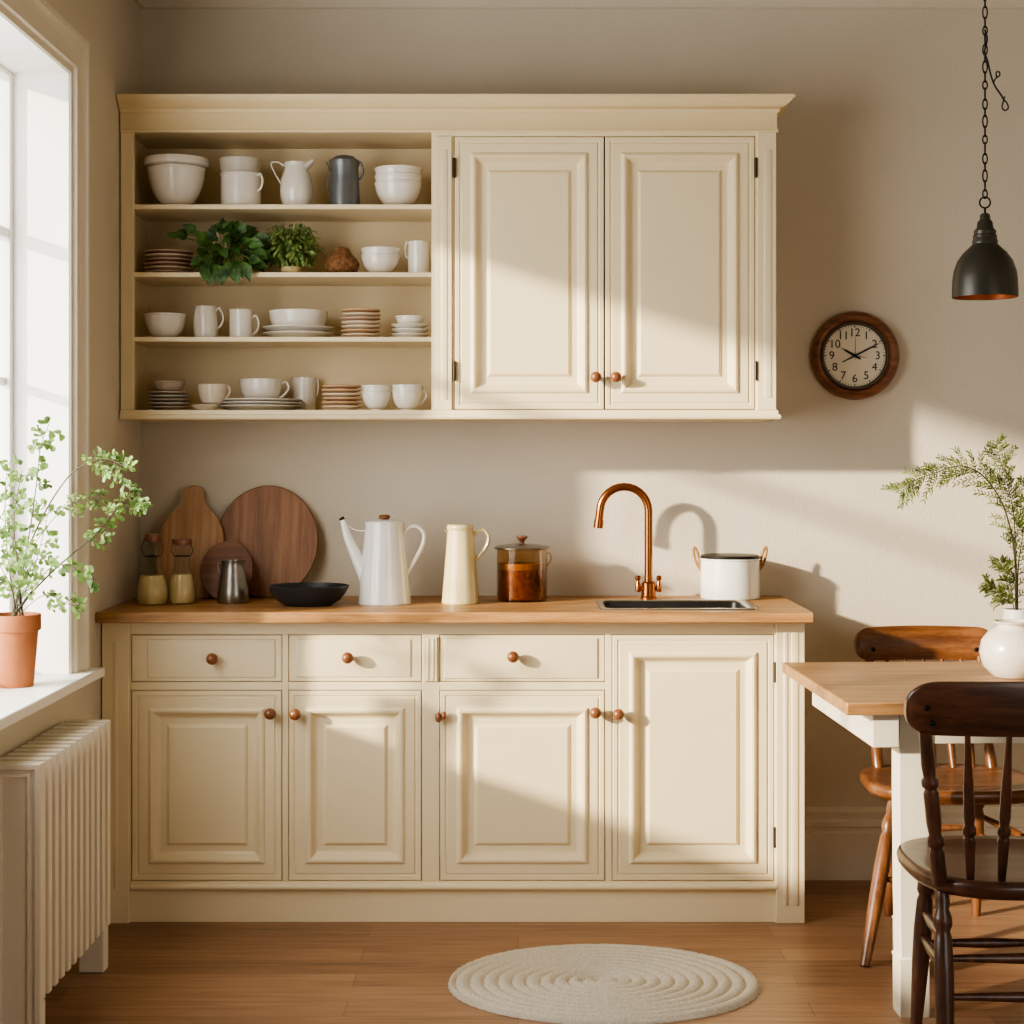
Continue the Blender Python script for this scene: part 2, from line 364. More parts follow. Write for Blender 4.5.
# turn latch at the left edge of the third door
tl = MB(); q = P(441.5, 716, BY-.002)
tl.lathe([(0,0),(.006,0),(.006,.012),(0,.012)], q, 12, '-y')
for dx, dz, s_ in ((-.008,-.002,1),(.008,.004,.8)):
    rows = []
    for t in range(9):
        a = PI*t/8; rows.append([(q.x+dx+.010*s_*math.sin(a)*math.cos(2*PI*k/14), q.y-.018+.010*math.sin(a)*math.sin(2*PI*k/14), q.z+dz-.015*s_*math.cos(a)) for k in range(14)])
    tl.rings(rows)
tl.build('turn_latch', M['knob'], d3)
def drawer(x0p, x1p, y0p, y1p, kx, ky, ins):
    g = .0022; y = BY; x0, x1, z0, z1 = X(x0p,y)+g, X(x1p,y)-g, Z(y1p,y)+g, Z(y0p,y)-g
    d = MB().panel(x0, x1, z0, z1, y+.018, [(0,0),(0,.017),(.001,.018),(.002,.018)])
    a, b, t = ins
    d.panel(x0+a, x1-b, z0+t, z1-t, y-.0005, [(0,0),(.002,.0035),(.004,.004)])
    o = d.build('drawer', M['cream'], base, origin=((x0+x1)/2, y+.018, z0), smooth=25)
    knob(o, kx, ky, y-.004); return o
drawer(131.2, 282.3, 634.5, 682, 212, 659, (.045,.018,.011))
drawer(288.4, 422, 634.5, 682, 347.5, 658, (.022,.030,.012))
drawer(439.5, 605.3, 634.5, 682, 513, 657, (.012,.020,.008))
# ------------------------------------------------------------------ worktop, sink, tap
CY = 4.90
SX0, SX1, SY0, SY1 = .254, .692, 4.99, 5.285
wt = MB(); a, b = WALL_L+.002, X(814, CY); z0 = CT-.031
outer = [(a,CY),(b,CY),(b,WALL_Y-.002),(a,WALL_Y-.002)]; inner = [(SX0,SY0),(SX1,SY0),(SX1,SY1),(SX0,SY1)]
vs = [(x,y,z) for z in (z0, CT) for ring in (outer, inner) for x, y in ring]; fs = []
for k in range(4):
    n = (k+1) % 4
    fs += [(8+k,8+n,12+n,12+k),(k,4+k,4+n,n),(k,n,8+n,8+k),(4+k,12+k,12+n,4+n)]
wt.add(vs, fs)
tag(wt.build('worktop', M['top'], origin=((a+b)/2, 5.2, z0), bevel=.003), 'continuous oak worktop with a cutout for the sink, along the top of the base cabinet', 'worktop')
sk = thing('sink', 'dark steel inset sink in the oak worktop below the copper tap', 'sink', ((SX0+SX1)/2, (SY0+SY1)/2, CT))
def rr(x0,x1,y0,y1,r,z,n=5):
    out = []
    for cx, cy, a0 in ((x1-r,y1-r,0),(x0+r,y1-r,PI/2),(x0+r,y0+r,PI),(x1-r,y0+r,1.5*PI)):
        for k in range(n+1):
            t = a0 + PI/2*k/n; out.append((cx+r*math.cos(t), cy+r*math.sin(t), z))
    return out
bs = MB(); e = .004
bs.rings([rr(SX0+e,SX1-e,SY0+e,SY1-e,.03,CT+.001), rr(SX0+.008,SX1-.008,SY0+.008,SY1-.008,.03,CT-.004), rr(SX0+.014,SX1-.014,SY0+.014,SY1-.014,.035,CT-.15), rr(SX0+.05,SX1-.05,SY0+.05,SY1-.05,.03,CT-.165)], cap0=False)
bs.build('basin', M['sink'], sk)
rm = MB(); rm.rings([rr(SX0-.014,SX1+.014,SY0-.014,SY1+.014,.03,CT+.0005), rr(SX0-.012,SX1+.012,SY0-.012,SY1+.012,.03,CT+.004), rr(SX0+.004,SX1-.004,SY0+.004,SY1-.004,.03,CT+.004), rr(SX0+.006,SX1-.006,SY0+.006,SY1-.006,.03,CT+.0002)], cap0=False, cap1=False)
rm.build('rim', M['sinkrim'], sk)
MB().lathe([(0,.002),(.022,.002),(.024,0)], ((SX0+SX1)/2, (SY0+SY1)/2, CT-.165), 20).build('drain', M['steel'], sk)
TY = 5.37; ts = S(TY)
tap = thing('mixer_tap', 'tall copper swan-neck mixer tap behind the sink', 'tap', (X(648.5,TY), TY, CT))
r0 = 8/ts
MB().lathe([(0,0),(8.2/ts,0),(8.2/ts,.006),(7.2/ts,.010),(7.0/ts,.050),(5.6/ts,.056),(0,.058)], (0,0,0), 28).build('body', M['copper'], tap, local=True)
H_ = Z(511, TY)-CT; R_ = 24.2/ts; tr = 4.1/ts
pts = [(0,0,.05),(0,0,.12),(0,0,H_)] + [(-R_+R_*math.cos(t*PI/14), 0, H_+R_*math.sin(t*PI/14)) for t in range(1,14)] + [(-2*R_-.001,0,H_-.004),(-2*R_-.006,0,H_-.05)]
MB().tube(pts, [tr]*(len(pts)), 18).build('spout', M['copper'], tap, local=True)
MB().tube([(-2*R_-.0035,0,H_-.028),(-2*R_-.0062,0,H_-.054)], tr*1.18, 18).build('nozzle', M['copper'], tap, local=True)
for sg in (-1,1):
    h = MB(); xo = sg*10.5/ts
    h.tube([(sg*5/ts,0,.032),(xo,0,.034)], .0075, 12)
    h.lathe([(0,.022),(.008,.022),(.009,.028),(.0085,.046),(.006,.052),(.0055,.058),(.0085,.062),(.009,.070),(.006,.074),(0,.075)], (xo,0,0), 18)
    h.build('handle', M['copper'], tap, local=True)

# ------------------------------------------------------------------ wall cabinet with open shelves
UY = 5.20
ux = lambda p: X(p, UY)
uz = lambda p: Z(p, UY)
UL, UR = WALL_L+.004, ux(776)
ZB, ZT = uz(410), uz(132)
wc = thing('wall_cabinet', 'cream wall cabinet with open shelves beside two raised panel doors under one crown', 'cabinet', ((UL+UR)/2, 5.35, ZB))
c = MB()
c.box(UL, ux(133.5), UY, UY+.022, ZB, uz(130)); c.box(ux(431.5), ux(454), UY, UY+.022, ZB, uz(136)); c.box(ux(755.3), UR, UY, UY+.022, ZB, uz(130))
c.box(ux(133.5), ux(755.3), UY, UY+.022, ZT, uz(128)); c.box(ux(431.5), ux(755.3), UY, UY+.022, uz(136.2), ZT)
c.box(UL, UR, UY, UY+.022, uz(130), uz(110))
c.build('face_frame', M['cream'], wc, bevel=.0015)
c = MB(); yb = WALL_Y-.003
c.box(UL, UL+.02, UY+.022, yb, ZB, uz(112)); c.box(UR-.018, UR, UY+.022, yb, ZB, uz(112)); c.box(ux(434), ux(434)+.018, UY+.022, yb-.01, ZB, ZT)
c.box(UL+.02, UR-.018, UY+.022, yb, ZT, ZT+.016)
c.box(UL+.02, UR-.018, yb-.010, yb, ZB, ZT)
c.build('carcass', M['cream_in'], wc)
bl = [(0,uz(420)),(.006,uz(420)),(.012,uz(418.8)),(.014,uz(417)),(.012,uz(415)),(.006,uz(414)),(.006,uz(411.5)),(.004,ZB),(0,ZB)]
MB().sweep(bl, lambda o, z: [(UL, UY-o, z), (UR+o, UY-o, z), (UR+o, yb, z), (UL, yb, z)]).build('base_moulding', M['cream'], wc)
MB().box(UL, UR, UY-.001, yb, uz(419.5), ZB-.0005).build('bottom_panel', M['cream'], wc)
cr = [(0,uz(132.5)),(.006,uz(132.5)),(.008,uz(131)),(.006,uz(129.5)),(.003,uz(128)),(.003,uz(113.5)),(.010,uz(112.5)),(.012,uz(111)),(.012,uz(109.5)),(.02,uz(108.5)),(.03,uz(107)),(.044,uz(104)),(.052,uz(101.8)),(.054,uz(100.5)),(.058,uz(100.5)),(.060,uz(98.6)),(.060,uz(97.5)),(0,uz(97.5))]
cr = [(o*.86, z) for o, z in cr]
MB().sweep(cr, lambda o, z: [(UL, UY-o, z), (UR+o, UY-o, z), (UR+o, yb, z)]).build('crown_moulding', M['crown'], wc)
SHZ = [uz(204), uz(272), uz(336.7), ZB+.001]
for z in SHZ[:3]: MB().box(UL+.02, ux(434), UY+.006, yb-.010, z-.0145, z).build('shelf', M['cream'], wc, bevel=.0015)
pilaster(wc, ux(436), ux(452), UY+.006, ZB, uz(136.5), uz(400), uz(150), [(.3,.75)], M['cream'])
pilaster(wc, ux(757), UR, UY+.006, ZB, uz(132.5), uz(398), uz(150), [(.34,.78)], M['cream'])
door(wc, 454, 604.6, 136.2, 410, UY, [(596,377)], [(454.5,168),(454.5,371)])
door(wc, 604.6, 755.3, 136.2, 410, UY, [(616,377)], [(755.5,168),(755.5,371)])

# ------------------------------------------------------------------ crockery makers
def bowl_prof(rt, rb, h, t=.0035, p=.55):
    out = [(0,.003),(rb*.8,.003),(rb*.85,0),(rb,0),(rb,.004)]
    N = 9
    N = 14
    o = [(rb+(rt-rb)*(.86*(1-(1-(k/N)**1.15)**2)**.55+.14*k/N), .004+(h-.004)*(k/N)**1.25) for k in range(1,N+1)]
    o[-1] = (rt+.0012, h); o.insert(-1, (rt+.001, h-.004)); o.insert(-2, (rt-.0008, h-.0055))
    i = [(max(rb*.6, r-t), z+t*.4) for r, z in reversed(o[:-1])]
    return out + o + [(rt-t*.3,h+.0012),(rt-t,h)] + i + [(rb*.5,.0075),(0,.007)]
def plate_prof(r, h=.014, t=.0035):
    return [(0,.001),(r*.55,.001),(r*.57,0),(r*.62,0),(r*.64,.002),(r*.85,h*.55),(r,h-t*.5),(r,h),(r*.985,h+.0005),(r*.84,h*.55+t),(r*.63,.0055),(0,.005)]
def can_prof(rb, rt, h, t=.003, foot=.0, belly=0):
    N = 10; o = [(rb+(rt-rb)*k/N + belly*math.sin(PI*k/N), h*k/N) for k in range(N+1)]
    o[0] = (rb*.96, 0); o.insert(1, (rb, .003))
    i = [(max(.004, r-t), z) for r, z in reversed(o[2:])]
    return [(0,0)] + o + [(rt-t*.5,h+.001)] + i + [(rb*.8,.006),(0,.006)]
def handle_pts(x0, z0, x1, z1, out, n=12, top=.0):
    # ear-shaped handle in the xz plane from (x0,z0) to (x1,z1), bulging by out
    return spline([(x0,0,z0),(x0+out*.6,0,z0+abs(z0-z1)*.12+top),(max(x0,x1)+out,0,z0+(z1-z0)*.32),(x1+out*.7,0,z0+(z1-z0)*.78),(x1,0,z1)] if out > 0 else
                  [(x0,0,z0),(x0+out*.6,0,z0+abs(z0-z1)*.12+top),(min(x0,x1)+out,0,z0+(z1-z0)*.32),(x1+out*.7,0,z0+(z1-z0)*.78),(x1,0,z1)], 5)
ORD = ['topmost','second from top','third from top','fourth from top','fifth from top','sixth from top','seventh from top']
def ordword(i, n): return 'lowest' if i == n-1 else ORD[i]
IY = 5.30
def shelf_item(px, row, y=IY): return Vector((X(px,y), y, SHZ[row]))
def stack(name, mesh_mb, mats, loc, n, dz, fmt, cat, group, jitter=.0015, z0=0, spin=True):
    first = None; res = []
    for k in range(n):            # k = 0 lowest
        lab = fmt.format(ordword(n-1-k, n) if n > 1 else '')
        p = (loc.x + random.uniform(-jitter, jitter), loc.y + random.uniform(-jitter, jitter), loc.z + z0 + k*dz)
        mat = mats[k % len(mats)]
        if first is None: o = first = mesh_mb.build(name, mat, local=True)
        elif mat == first.data.materials[0]: o = share(name, first, p)
        else: o = mesh_mb.build(name, mat, local=True)
        o.location = p; tag(o, lab, cat, group); res.append(o)
    return res
def vessel(name, label, cat, loc, prof, mat, handle=None, hr=.0035, rz=0, extra=None, group=None, spout=None, seg=36, flat=1.0):
    t = thing(name, label, cat, loc, rz, group)
    MB().lathe(prof, (0,0,0), seg).build('body', M[mat], t, local=True)
    if handle: MB().tube(handle, hr, 10, flat=flat).build('handle', M[mat], t, local=True)
    if spout: spout.build('spout', M[mat], t, local=True)
    return t
def lip(r, z, L, h, sg=-1, w=.6):       # pouring lip: a small open trough at the rim
    m = MB(); n = 9; rows = []
    for (k, rr_, zz) in ((0, 0, -h), (1, .45, -h*.45), (2, 1.0, .002)):
        row = []
        for j in range(n):
            a = -w + 2*w*j/(n-1); sc = 1-.75*rr_
            row.append((sg*(r*math.cos(a*sc) - .001 + L*rr_*math.cos(a*1.2)), r*math.sin(a)*(1-.6*rr_), z+zz + (.0015*rr_ if abs(a) > .3 else 0)))
        rows.append(row)
    vs = [p for q in rows for p in q]; fs = [(a*n+j, a*n+j+1, a*n+n+j+1, a*n+n+j) for a in range(2) for j in range(n-1)]
    return m.add(vs, fs)
si_ = S(IY)
def hh(py, row, y=IY): return Z(py, y) - SHZ[row]

# --- top shelf
h = hh(169, 0); R1 = 28.5/si_
tag(MB().lathe(bowl_prof(R1, .022, h, .004, .5), (0,0,0), 44).build('mixing_bowl', M['china'], origin=None, local=True), 'lower deep cream mixing bowl at the left end of the top shelf', 'bowl', 'nested mixing bowls').location = shelf_item(176.5, 0)
R2 = 32/si_; h2 = hh(159.5,0)
ub = [(0,.004),(.04,.004),(.045,0),(.062,.012),(R1-.008, h2-.05-.0), (R2-.006,h2-.05+.016),(R2-.002,h2-.05+.024)]
zb = h - .045
prof = [(0,0),(.035,0),(.05,.006),(R1-.014,.026),(R1-.007,.043),(R1-.0065,.048),(R2-.006,.052),(R2-.001,.054),(R2,.060),(R2-.001,h2-zb),(R2-.004,h2-zb+.001),(R2-.006,h2-zb-.004),(R1-.014,.048),(.05,.012),(0,.008)]
t = tag(MB().lathe(prof, (0,0,0), 44).build('mixing_bowl', M['china'], local=True), 'wide rimmed cream bowl sitting inside the deep mixing bowl on the top shelf', 'bowl', 'nested mixing bowls'); t.location = shelf_item(176.5, 0) + Vector((0,0,zb))
rb_ = 19.8/si_; hm = hh(174.5, 0)
loc = shelf_item(241, 0)
mp = [(0,0),(rb_*.98,0),(rb_*.98,.006),(rb_,.007),(rb_,hm-.006),(rb_+.003,hm-.004),(rb_+.003,hm),(rb_-.003,hm),(rb_-.004,hm-.008),(rb_-.004,.01),(0,.008)]
t = vessel('mug', 'wide cream mug with a looped handle under a grey bowl on the top shelf', 'mug', loc, mp, 'china', handle_pts(rb_-.002, hm-.008, rb_-.001, hm*.48, .017), .0036, rz=-.4)
rg = 20.5/si_; hg = Z(160, IY) - SHZ[0] - hm
t = tag(MB().lathe([(0,0),(rg*.86,0),(rg*.88,.003),(rg*.96,hg*.5),(rg,hg),(rg-.003,hg+.001),(rg-.005,hg-.002),(rg*.86,.008),(0,.006)], (0,0,0), 40).build('bowl', M['stone'], local=True), 'grey straight-sided bowl standing on the cream mug on the top shelf', 'bowl'); t.location = loc + Vector((-.003,0,hm+.001))
# white jug with flared spout
loc = shelf_item(296.5, 0); hj = hh(163, 0); rj = 16.5/si_
jp = [(0,0),(rj*.78,0),(rj*.82,.004),(rj*.97,hj*.25),(rj,hj*.42),(rj*.92,hj*.65),(rj*.72,hj*.86),(rj*.68,hj*.95),(rj*.72,hj),(rj*.66,hj),(rj*.62,hj*.93),(rj*.85,hj*.65),(rj*.9,hj*.4),(rj*.7,.01),(0,.008)]
sp = MB(); rows = []
for t_, (cx, cz, w) in enumerate([(.3,.80,.56),(.62,.93,.42),(.95,1.04,.26),(1.02,1.06,.22)]):
    rows.append([(rj*(cx-.35*w*1.1*(1-math.cos(a)) if False else cx) - rj*.30*math.sin(a)*.0 + rj*w*.35*math.cos(a)*(-.75), rj*w*math.sin(a), hj*cz + rj*w*.55*math.cos(a)) for a in [2*PI*k/14 for k in range(14)]])
sp.rings(rows)
vessel('jug', 'white bellied jug with a flared spout in the middle of the top shelf', 'jug', loc, jp, 'china',
       spline([(-rj*.66,0,hj*.93),(-rj*1.2,0,hj*1.02),(-rj*1.55,0,hj*.99),(-rj*1.35,0,hj*.8),(-rj*.95,0,hj*.55)],5), .0022, spout=sp)
# pewter pitcher
loc = shelf_item(344.5, 0); hp = hh(162, 0); rp = 15.5/si_
t = vessel('pitcher', 'dark grey pewter pitcher with a lid on the top shelf', 'pitcher', loc, [(0,0),(rp,0),(rp,.004),(rp*.96,hp*.5),(rp*.88,hp*.86),(rp*.94,hp*.94),(rp*.96,hp),(rp*.88,hp),(rp*.8,hp*.9),(rp*.9,.01),(0,.008)], 'pewter',
           handle_pts(rp*.86, hp*.92, rp*.94, hp*.62, .012, top=.006), .004, spout=lip(rp*.9, hp*.97, .016, .03))
MB().lathe([(rp*.98,hp),(rp*.98,hp+.003),(rp*.7,hp+.012),(rp*.62,hp+.016),(rp*.3,hp+.02),(0,hp+.021)], (0,0,0), 36).build('lid', M['pewter'], t, local=True)
MB().tube(handle_pts(-rp*.9, hp*.8, -rp*.97, hp*.36, -.009), .0014, 8).build('wire_loop', M['pewter'], t, local=True)
# three bowls
loc = shelf_item(398.5, 0); R = 23.5/si_
hb = hh(183.5, 0)
m = MB().lathe(bowl_prof(R, .022, hb, .003, .42), (0,0,0), 40)
stack('bowl', m, [M['china']], loc, 3, .0225, '{} of three white bowls stacked at the right end of the top shelf', 'bowl', 'bowl stack on the top shelf', .001)

# --- second shelf
loc = shelf_item(169, 1, 5.33); R = 24/S(5.33)
m = MB().lathe(plate_prof(R, .013, .0075), (0,0,0), 40)
stack('plate', m, [M['pink'], M['tan_pale'], M['pink'], M['pink'], M['tan_pale'], M['pink']], loc, 6, .0128, '{} of the blush plates stacked left of the dark leafy plant', 'plate', 'blush plates on the second shelf')
loc = shelf_item(380.5, 1); R = 19.3/si_; hb = hh(256, 1)
m = MB().lathe(bowl_prof(R, .018, hb, .003, .45), (0,0,0), 36)
stack('bowl', m, [M['china']], loc, 2, .022, '{} of two small white bowls stacked beside the wicker ball', 'bowl', 'bowl pair on the second shelf', .001)
loc = shelf_item(419, 1, 5.31); hj = hh(242, 1, 5.31); rj = 10.5/S(5.31)
vessel('jug', 'slim white jug at the right end of the second shelf', 'jug', loc, can_prof(rj*1.02, rj*.98, hj, belly=.001), 'china', handle_pts(-rj*.95, hj*.95, -rj*.98, hj*.5, -.012), .0028, spout=lip(rj*.95, hj, .006, .012, 1))
loc = shelf_item(342, 1); R = 17/si_; Hw = hh(247.5, 1)
wk = MB(); wk.lathe([(0,0),(R*.6,0),(R*.9,Hw*.14),(R,Hw*.36),(R*.92,Hw*.56),(R*.62,Hw*.74),(R*.52,Hw*.84),(R*.42,Hw*.95),(R*.2,Hw),(0,Hw*1.0)], (0,0,0), 32)
for k in range(7):
    a = k*PI/7
    wk.tube([(R*1.0*math.cos(t)*math.cos(a), R*1.0*math.cos(t)*math.sin(a), Hw*.37+Hw*.355*math.sin(t)) for t in [2*PI*j/24 for j in range(24)]], .0018, 5, closed=True)
t = tag(wk.build('wicker_ball', M['wicker'], local=True), 'round brown wicker ball between the bushy plant and two small bowls', 'ornament'); t.location = loc

# --- third shelf
loc = shelf_item(165, 2); R = 21/si_; hb = hh(314.5, 2)
t = tag(MB().lathe(bowl_prof(R, .026, hb, .003, .5), (0,0,0), 40).build('bowl', M['china'], local=True), 'single white bowl at the left end of the third shelf', 'bowl'); t.location = loc
loc = shelf_item(205.5, 2); hj = hh(306.5, 2); rj = 11.8/si_
vessel('jug', 'taller of two small white jugs, right of the single bowl on the third shelf', 'jug', loc, can_prof(rj*.93, rj*.84, hj, belly=.005), 'china', handle_pts(rj*.86, hj*.86, rj*1.0, hj*.32, .018, top=.003), .003, spout=lip(rj*.9, hj, .006, .014), group='small jugs on the third shelf')
loc = shelf_item(241, 2); hj = hh(310, 2); rj = 11.6/si_
vessel('jug', 'shorter of two small white jugs, left of the wide dish on the third shelf', 'jug', loc, can_prof(rj, rj*.96, hj), 'china', handle_pts(rj*.93, hj*.72, rj*.97, hj*.16, .020, top=.002), .003, spout=lip(rj*.93, hj, .007, .014), group='small jugs on the third shelf')
y_ = 5.34; s_ = S(y_); loc = shelf_item(298.5, 2, y_); R = 36/s_
m = MB().lathe(plate_prof(R, .020, .004), (0,0,0), 48)
stack('plate', m, [M['china']], loc, 2, .0185, '{} of two wide white plates under the oval dish on the third shelf', 'plate', 'wide plates on the third shelf')
R = 29.5/s_; hd = Z(311.5,y_)-SHZ[2]-.0275
t = tag(MB().lathe([(0,0),(R*.8,0),(R*.84,.002),(R*.95,hd*.55),(R,hd),(R-.003,hd+.001),(R-.006,hd-.002),(R*.84,.008),(0,.006)], (0,0,0), 44).build('dish', M['china'], local=True), 'wide white serving dish standing on two plates on the third shelf', 'dish'); t.location = loc + Vector((0,0,.0275))
loc = shelf_item(361, 2); R = 19.6/si_
m = MB().lathe(plate_prof(R, .014, .0080), (0,0,0), 36)
stack('saucer', m, [M['tan_pale'], M['tan'], M['tan_pale'], M['tan_pale'], M['pink'], M['tan_pale'], M['tan']], loc, 7, .0128, '{} of the tan saucers stacked on the third shelf', 'saucer', 'tan saucers on the third shelf')
loc = shelf_item(410, 2); R = 18.4/si_
m = MB().lathe(plate_prof(R, .015, .004), (0,0,0), 36)
stack('saucer', m, [M['china']], loc, 3, .0145, '{} of three white saucers under the small bowl ending the third shelf', 'saucer', 'white saucers on the third shelf')
z3 = 2*.0145+.0065; hc = Z(316.5, IY)-SHZ[2]-z3
t = tag(MB().lathe(bowl_prof(14.2/si_, .022, hc, .003, .6), (0,0,0), 36).build('bowl', M['china'], local=True), 'small white bowl on a pile of saucers at the right end of the third shelf', 'bowl'); t.location = loc + Vector((0,0,z3))

# --- bottom shelf
loc = shelf_item(168.5, 3); R = 21/si_
m = MB().lathe(plate_prof(R, .012, .0065), (0,0,0), 40)
stack('plate', m, [M['taupe'], M['stone']], loc, 5, .0115, '{} of the grey plates stacked at the left end of the bottom shelf', 'plate', 'grey plates on the bottom shelf')
z3 = 4*.0115+.0065; hc = Z(381.5, IY)-SHZ[3]-z3
t = tag(MB().lathe(bowl_prof(16.5/si_, .03, hc, .003, .6), (0,0,0), 36).build('bowl', M['taupe'], local=True), 'taupe bowl on top of the grey plates on the bottom shelf', 'bowl'); t.location = loc + Vector((0,0,z3))
y_ = 5.262; s_ = S(y_); loc = shelf_item(205.5, 3, y_)
t = tag(MB().lathe(plate_prof(15.5/s_, .0165, .003), (0,0,0), 36).build('saucer', M['china_b'], local=True), 'single white saucer under a teacup on the bottom shelf', 'saucer'); t.location = loc
hc = Z(384.5, y_)-SHZ[3]-.013; rc = 14.3/s_
def cup_prof(r, h): return [(0,.002),(r*.4,.002),(r*.42,0),(r*.5,0),(r*.52,.004),(r*.76,h*.16),(r*.91,h*.4),(r*.98,h*.7),(r,h),(r-.0015,h+.001),(r-.003,h),(r*.93,h*.6),(r*.85,h*.36),(r*.7,h*.19),(r*.4,.01),(0,.008)]
vessel('teacup', 'white teacup on a single saucer on the bottom shelf', 'cup', loc + Vector((.022,0,.013)), cup_prof(rc, hc), 'china_b', handle_pts(rc*.95, hc*.85, rc*.8, hc*.25, .011), .0028)
y_ = 5.35; s_ = S(y_); loc = shelf_item(259, 3, y_); R = 43.3/s_
m = MB().lathe(plate_prof(R, .016, .004), (0,0,0), 52)
stack('plate', m, [M['china']], loc, 3, .0098, '{} of three broad white plates under the large cup on the bottom shelf', 'plate', 'broad plates on the bottom shelf')
zc = 2*.0098+.0062; hc = Z(379.5, y_)-SHZ[3]-zc; rc = 21.3/s_
vessel('breakfast_cup', 'large white cup on three broad plates on the bottom shelf', 'cup', loc + Vector((.006,0,zc)), cup_prof(rc, hc), 'china', handle_pts(rc*.97, hc*.82, rc*.85, hc*.2, .022), .0035)
y_ = 5.448; s_ = S(y_); loc = shelf_item(304.5, 3, y_); hj = hh(378, 3, y_); rj = 12/s_
vessel('jug', 'white jug behind the broad plates, between large cup and tan saucers', 'jug', loc, can_prof(rj*.92, rj, hj), 'china', handle_pts(rj*.97, hj*.9, rj*.95, hj*.45, .007), .0026, spout=lip(rj*.97, hj, .006, .014))
loc = shelf_item(341.7, 3, 5.30); R = 19.5/si_
m = MB().lathe(plate_prof(R, .014, .0080), (0,0,0), 36)
stack('saucer', m, [M['tan_pale'], M['tan'], M['tan'], M['tan_pale'], M['tan'], M['tan']], loc, 6, .0128, '{} of the tan saucers stacked on the bottom shelf', 'saucer', 'tan saucers on the bottom shelf')
loc = shelf_item(376.3, 3, 5.28); R = 14.3/S(5.28); hb = hh(392.1, 3, 5.28)
m = MB().lathe(bowl_prof(R, .018, hb, .0026, .42), (0,0,0), 36)
stack('bowl', m, [M['china']], loc, 2, .020, '{} of two small white bowls stacked left of the cups on the bottom shelf', 'bowl', 'bowl pair on the bottom shelf', .0005)
loc = shelf_item(407.3, 3, 5.29); s_ = S(5.29); R = 15.4/s_; hb = hh(391, 3, 5.29)
for k in range(2):
    vessel('teacup', ('lower' if k == 0 else 'upper') + ' of two stacked white cups at the right end of the bottom shelf', 'cup', loc + Vector((0,0,.018*k)), bowl_prof(R, .02, hb, .0026, .42), 'china',
           handle_pts(R*.97, hb*.9, R*.8, hb*.3, .012) if k == 0 else handle_pts(R*.98, hb*.96, R*.93, hb*.7, .006), .003 if k == 0 else .002, group='stacked cups on the bottom shelf')

# ------------------------------------------------------------------ shelf plants
IVY = [(0,.1),(.12,.75),(.3,1),(.42,.8),(.55,.86),(.75,.5),(1,.02)]
def shelf_plant(name, label, loc, potr, poth, potm, leafm, leaves, group=None):
    t = thing(name, label, 'plant', loc, 0, group)
    MB().lathe([(0,0),(potr*.75,0),(potr*.8,.003),(potr,poth*.95),(potr,poth),(potr*.9,poth),(potr*.85,poth*.85),(0,poth*.85)], (0,0,0), 28).build('pot', M[potm], t, local=True)
    lf = MB(); st = MB()
    for tip, L, W, d, up, shp, dr in leaves:
        tip = Vector(tip); root = Vector((tip.x*.12, tip.y*.12, poth*.8))
        mid = root.lerp(tip, .55) + Vector((0,0,.02))
        st.tube(spline([root, mid, tip], 4), .0011, 5)
        lf.leaf(tip, d, up, L, W, shp, dr)
    st.build('stems', M['stem_g'], t, local=True); lf.build('foliage', M[leafm], t, local=True, recalc=False)
    return t
random.seed(11)
L_ = []
y_ = 5.28; loc = shelf_item(224, 1, y_); s_ = S(y_)
targets = []
for k in range(95):
    a = random.uniform(0, 2*PI); rr_ = math.sqrt(random.random())
    targets.append((10 + 36*rr_*math.cos(a), 23 + 24*rr_*math.sin(a)))
targets += [(-46,40),(-50,37),(-42,43),(-30,44),(4,58),(-2,54),(8,52),(10,6),(6,0),(-4,-2),(2,-5),(14,3),(30,6),(34,12),(24,2),(-16,6),(-24,12),(-8,2),(20,-1),(-14,0)]
for px, pz in targets:
    dpt = -.05 - random.uniform(0,.035) if pz < 14 else random.uniform(-.07,.05)
    tip = Vector((px*.86/s_, dpt, max(pz,2)*.92/s_ + .004))
    out = Vector((px/40 + random.uniform(-.5,.5), -.35+random.uniform(-.5,.3), (pz-26)/40 + random.uniform(-.5,.3)))
    if pz < 8: out = Vector((random.uniform(-.4,.4), -.35, -1)); tip.y = -.096; tip.z = max(tip.z, .012)
    Lf = random.uniform(.036,.056)
    if tip.z + Lf > .18: tip.z = .128
    up = Vector((random.uniform(-.3,.3), -1.0, random.uniform(.1,.9)))
    L_.append((tip, Lf, Lf*random.uniform(.6,.85), out, up, IVY, .22))
shelf_plant('leafy_plant', 'dark green broad-leaved plant trailing over the second shelf edge', loc, .03, .05, 'slate', 'ivy', L_)
random.seed(5); L_ = []
y_ = 5.295; loc = shelf_item(291, 1, y_); s_ = S(y_)
for k in range(520):
    a = random.uniform(0, 2*PI); ph = math.acos(random.uniform(-.95, 1)); q = random.uniform(.6, 1)
    d = Vector((math.sin(ph)*math.cos(a), math.sin(ph)*math.sin(a), math.cos(ph)))
    tip = Vector((d.x*q*28/s_, d.y*q*.066-.008, 31/s_ + d.z*q*23/s_))
    dd = Vector((d.x*.7, d.y*.7-.15, -.5 + d.z*.35)) + Vector((random.uniform(-.4,.4), random.uniform(-.4,.4), random.uniform(-.3,.3)))
    L_.append((tip, random.uniform(.016,.027), random.uniform(.007,.012), dd, d + Vector((0,-.4,.3)), None, .2))
shelf_plant('bushy_plant', 'pale green bushy plant in a small pot, right of the dark leafy plant', loc, .036, .024, 'oil', 'bush', L_)

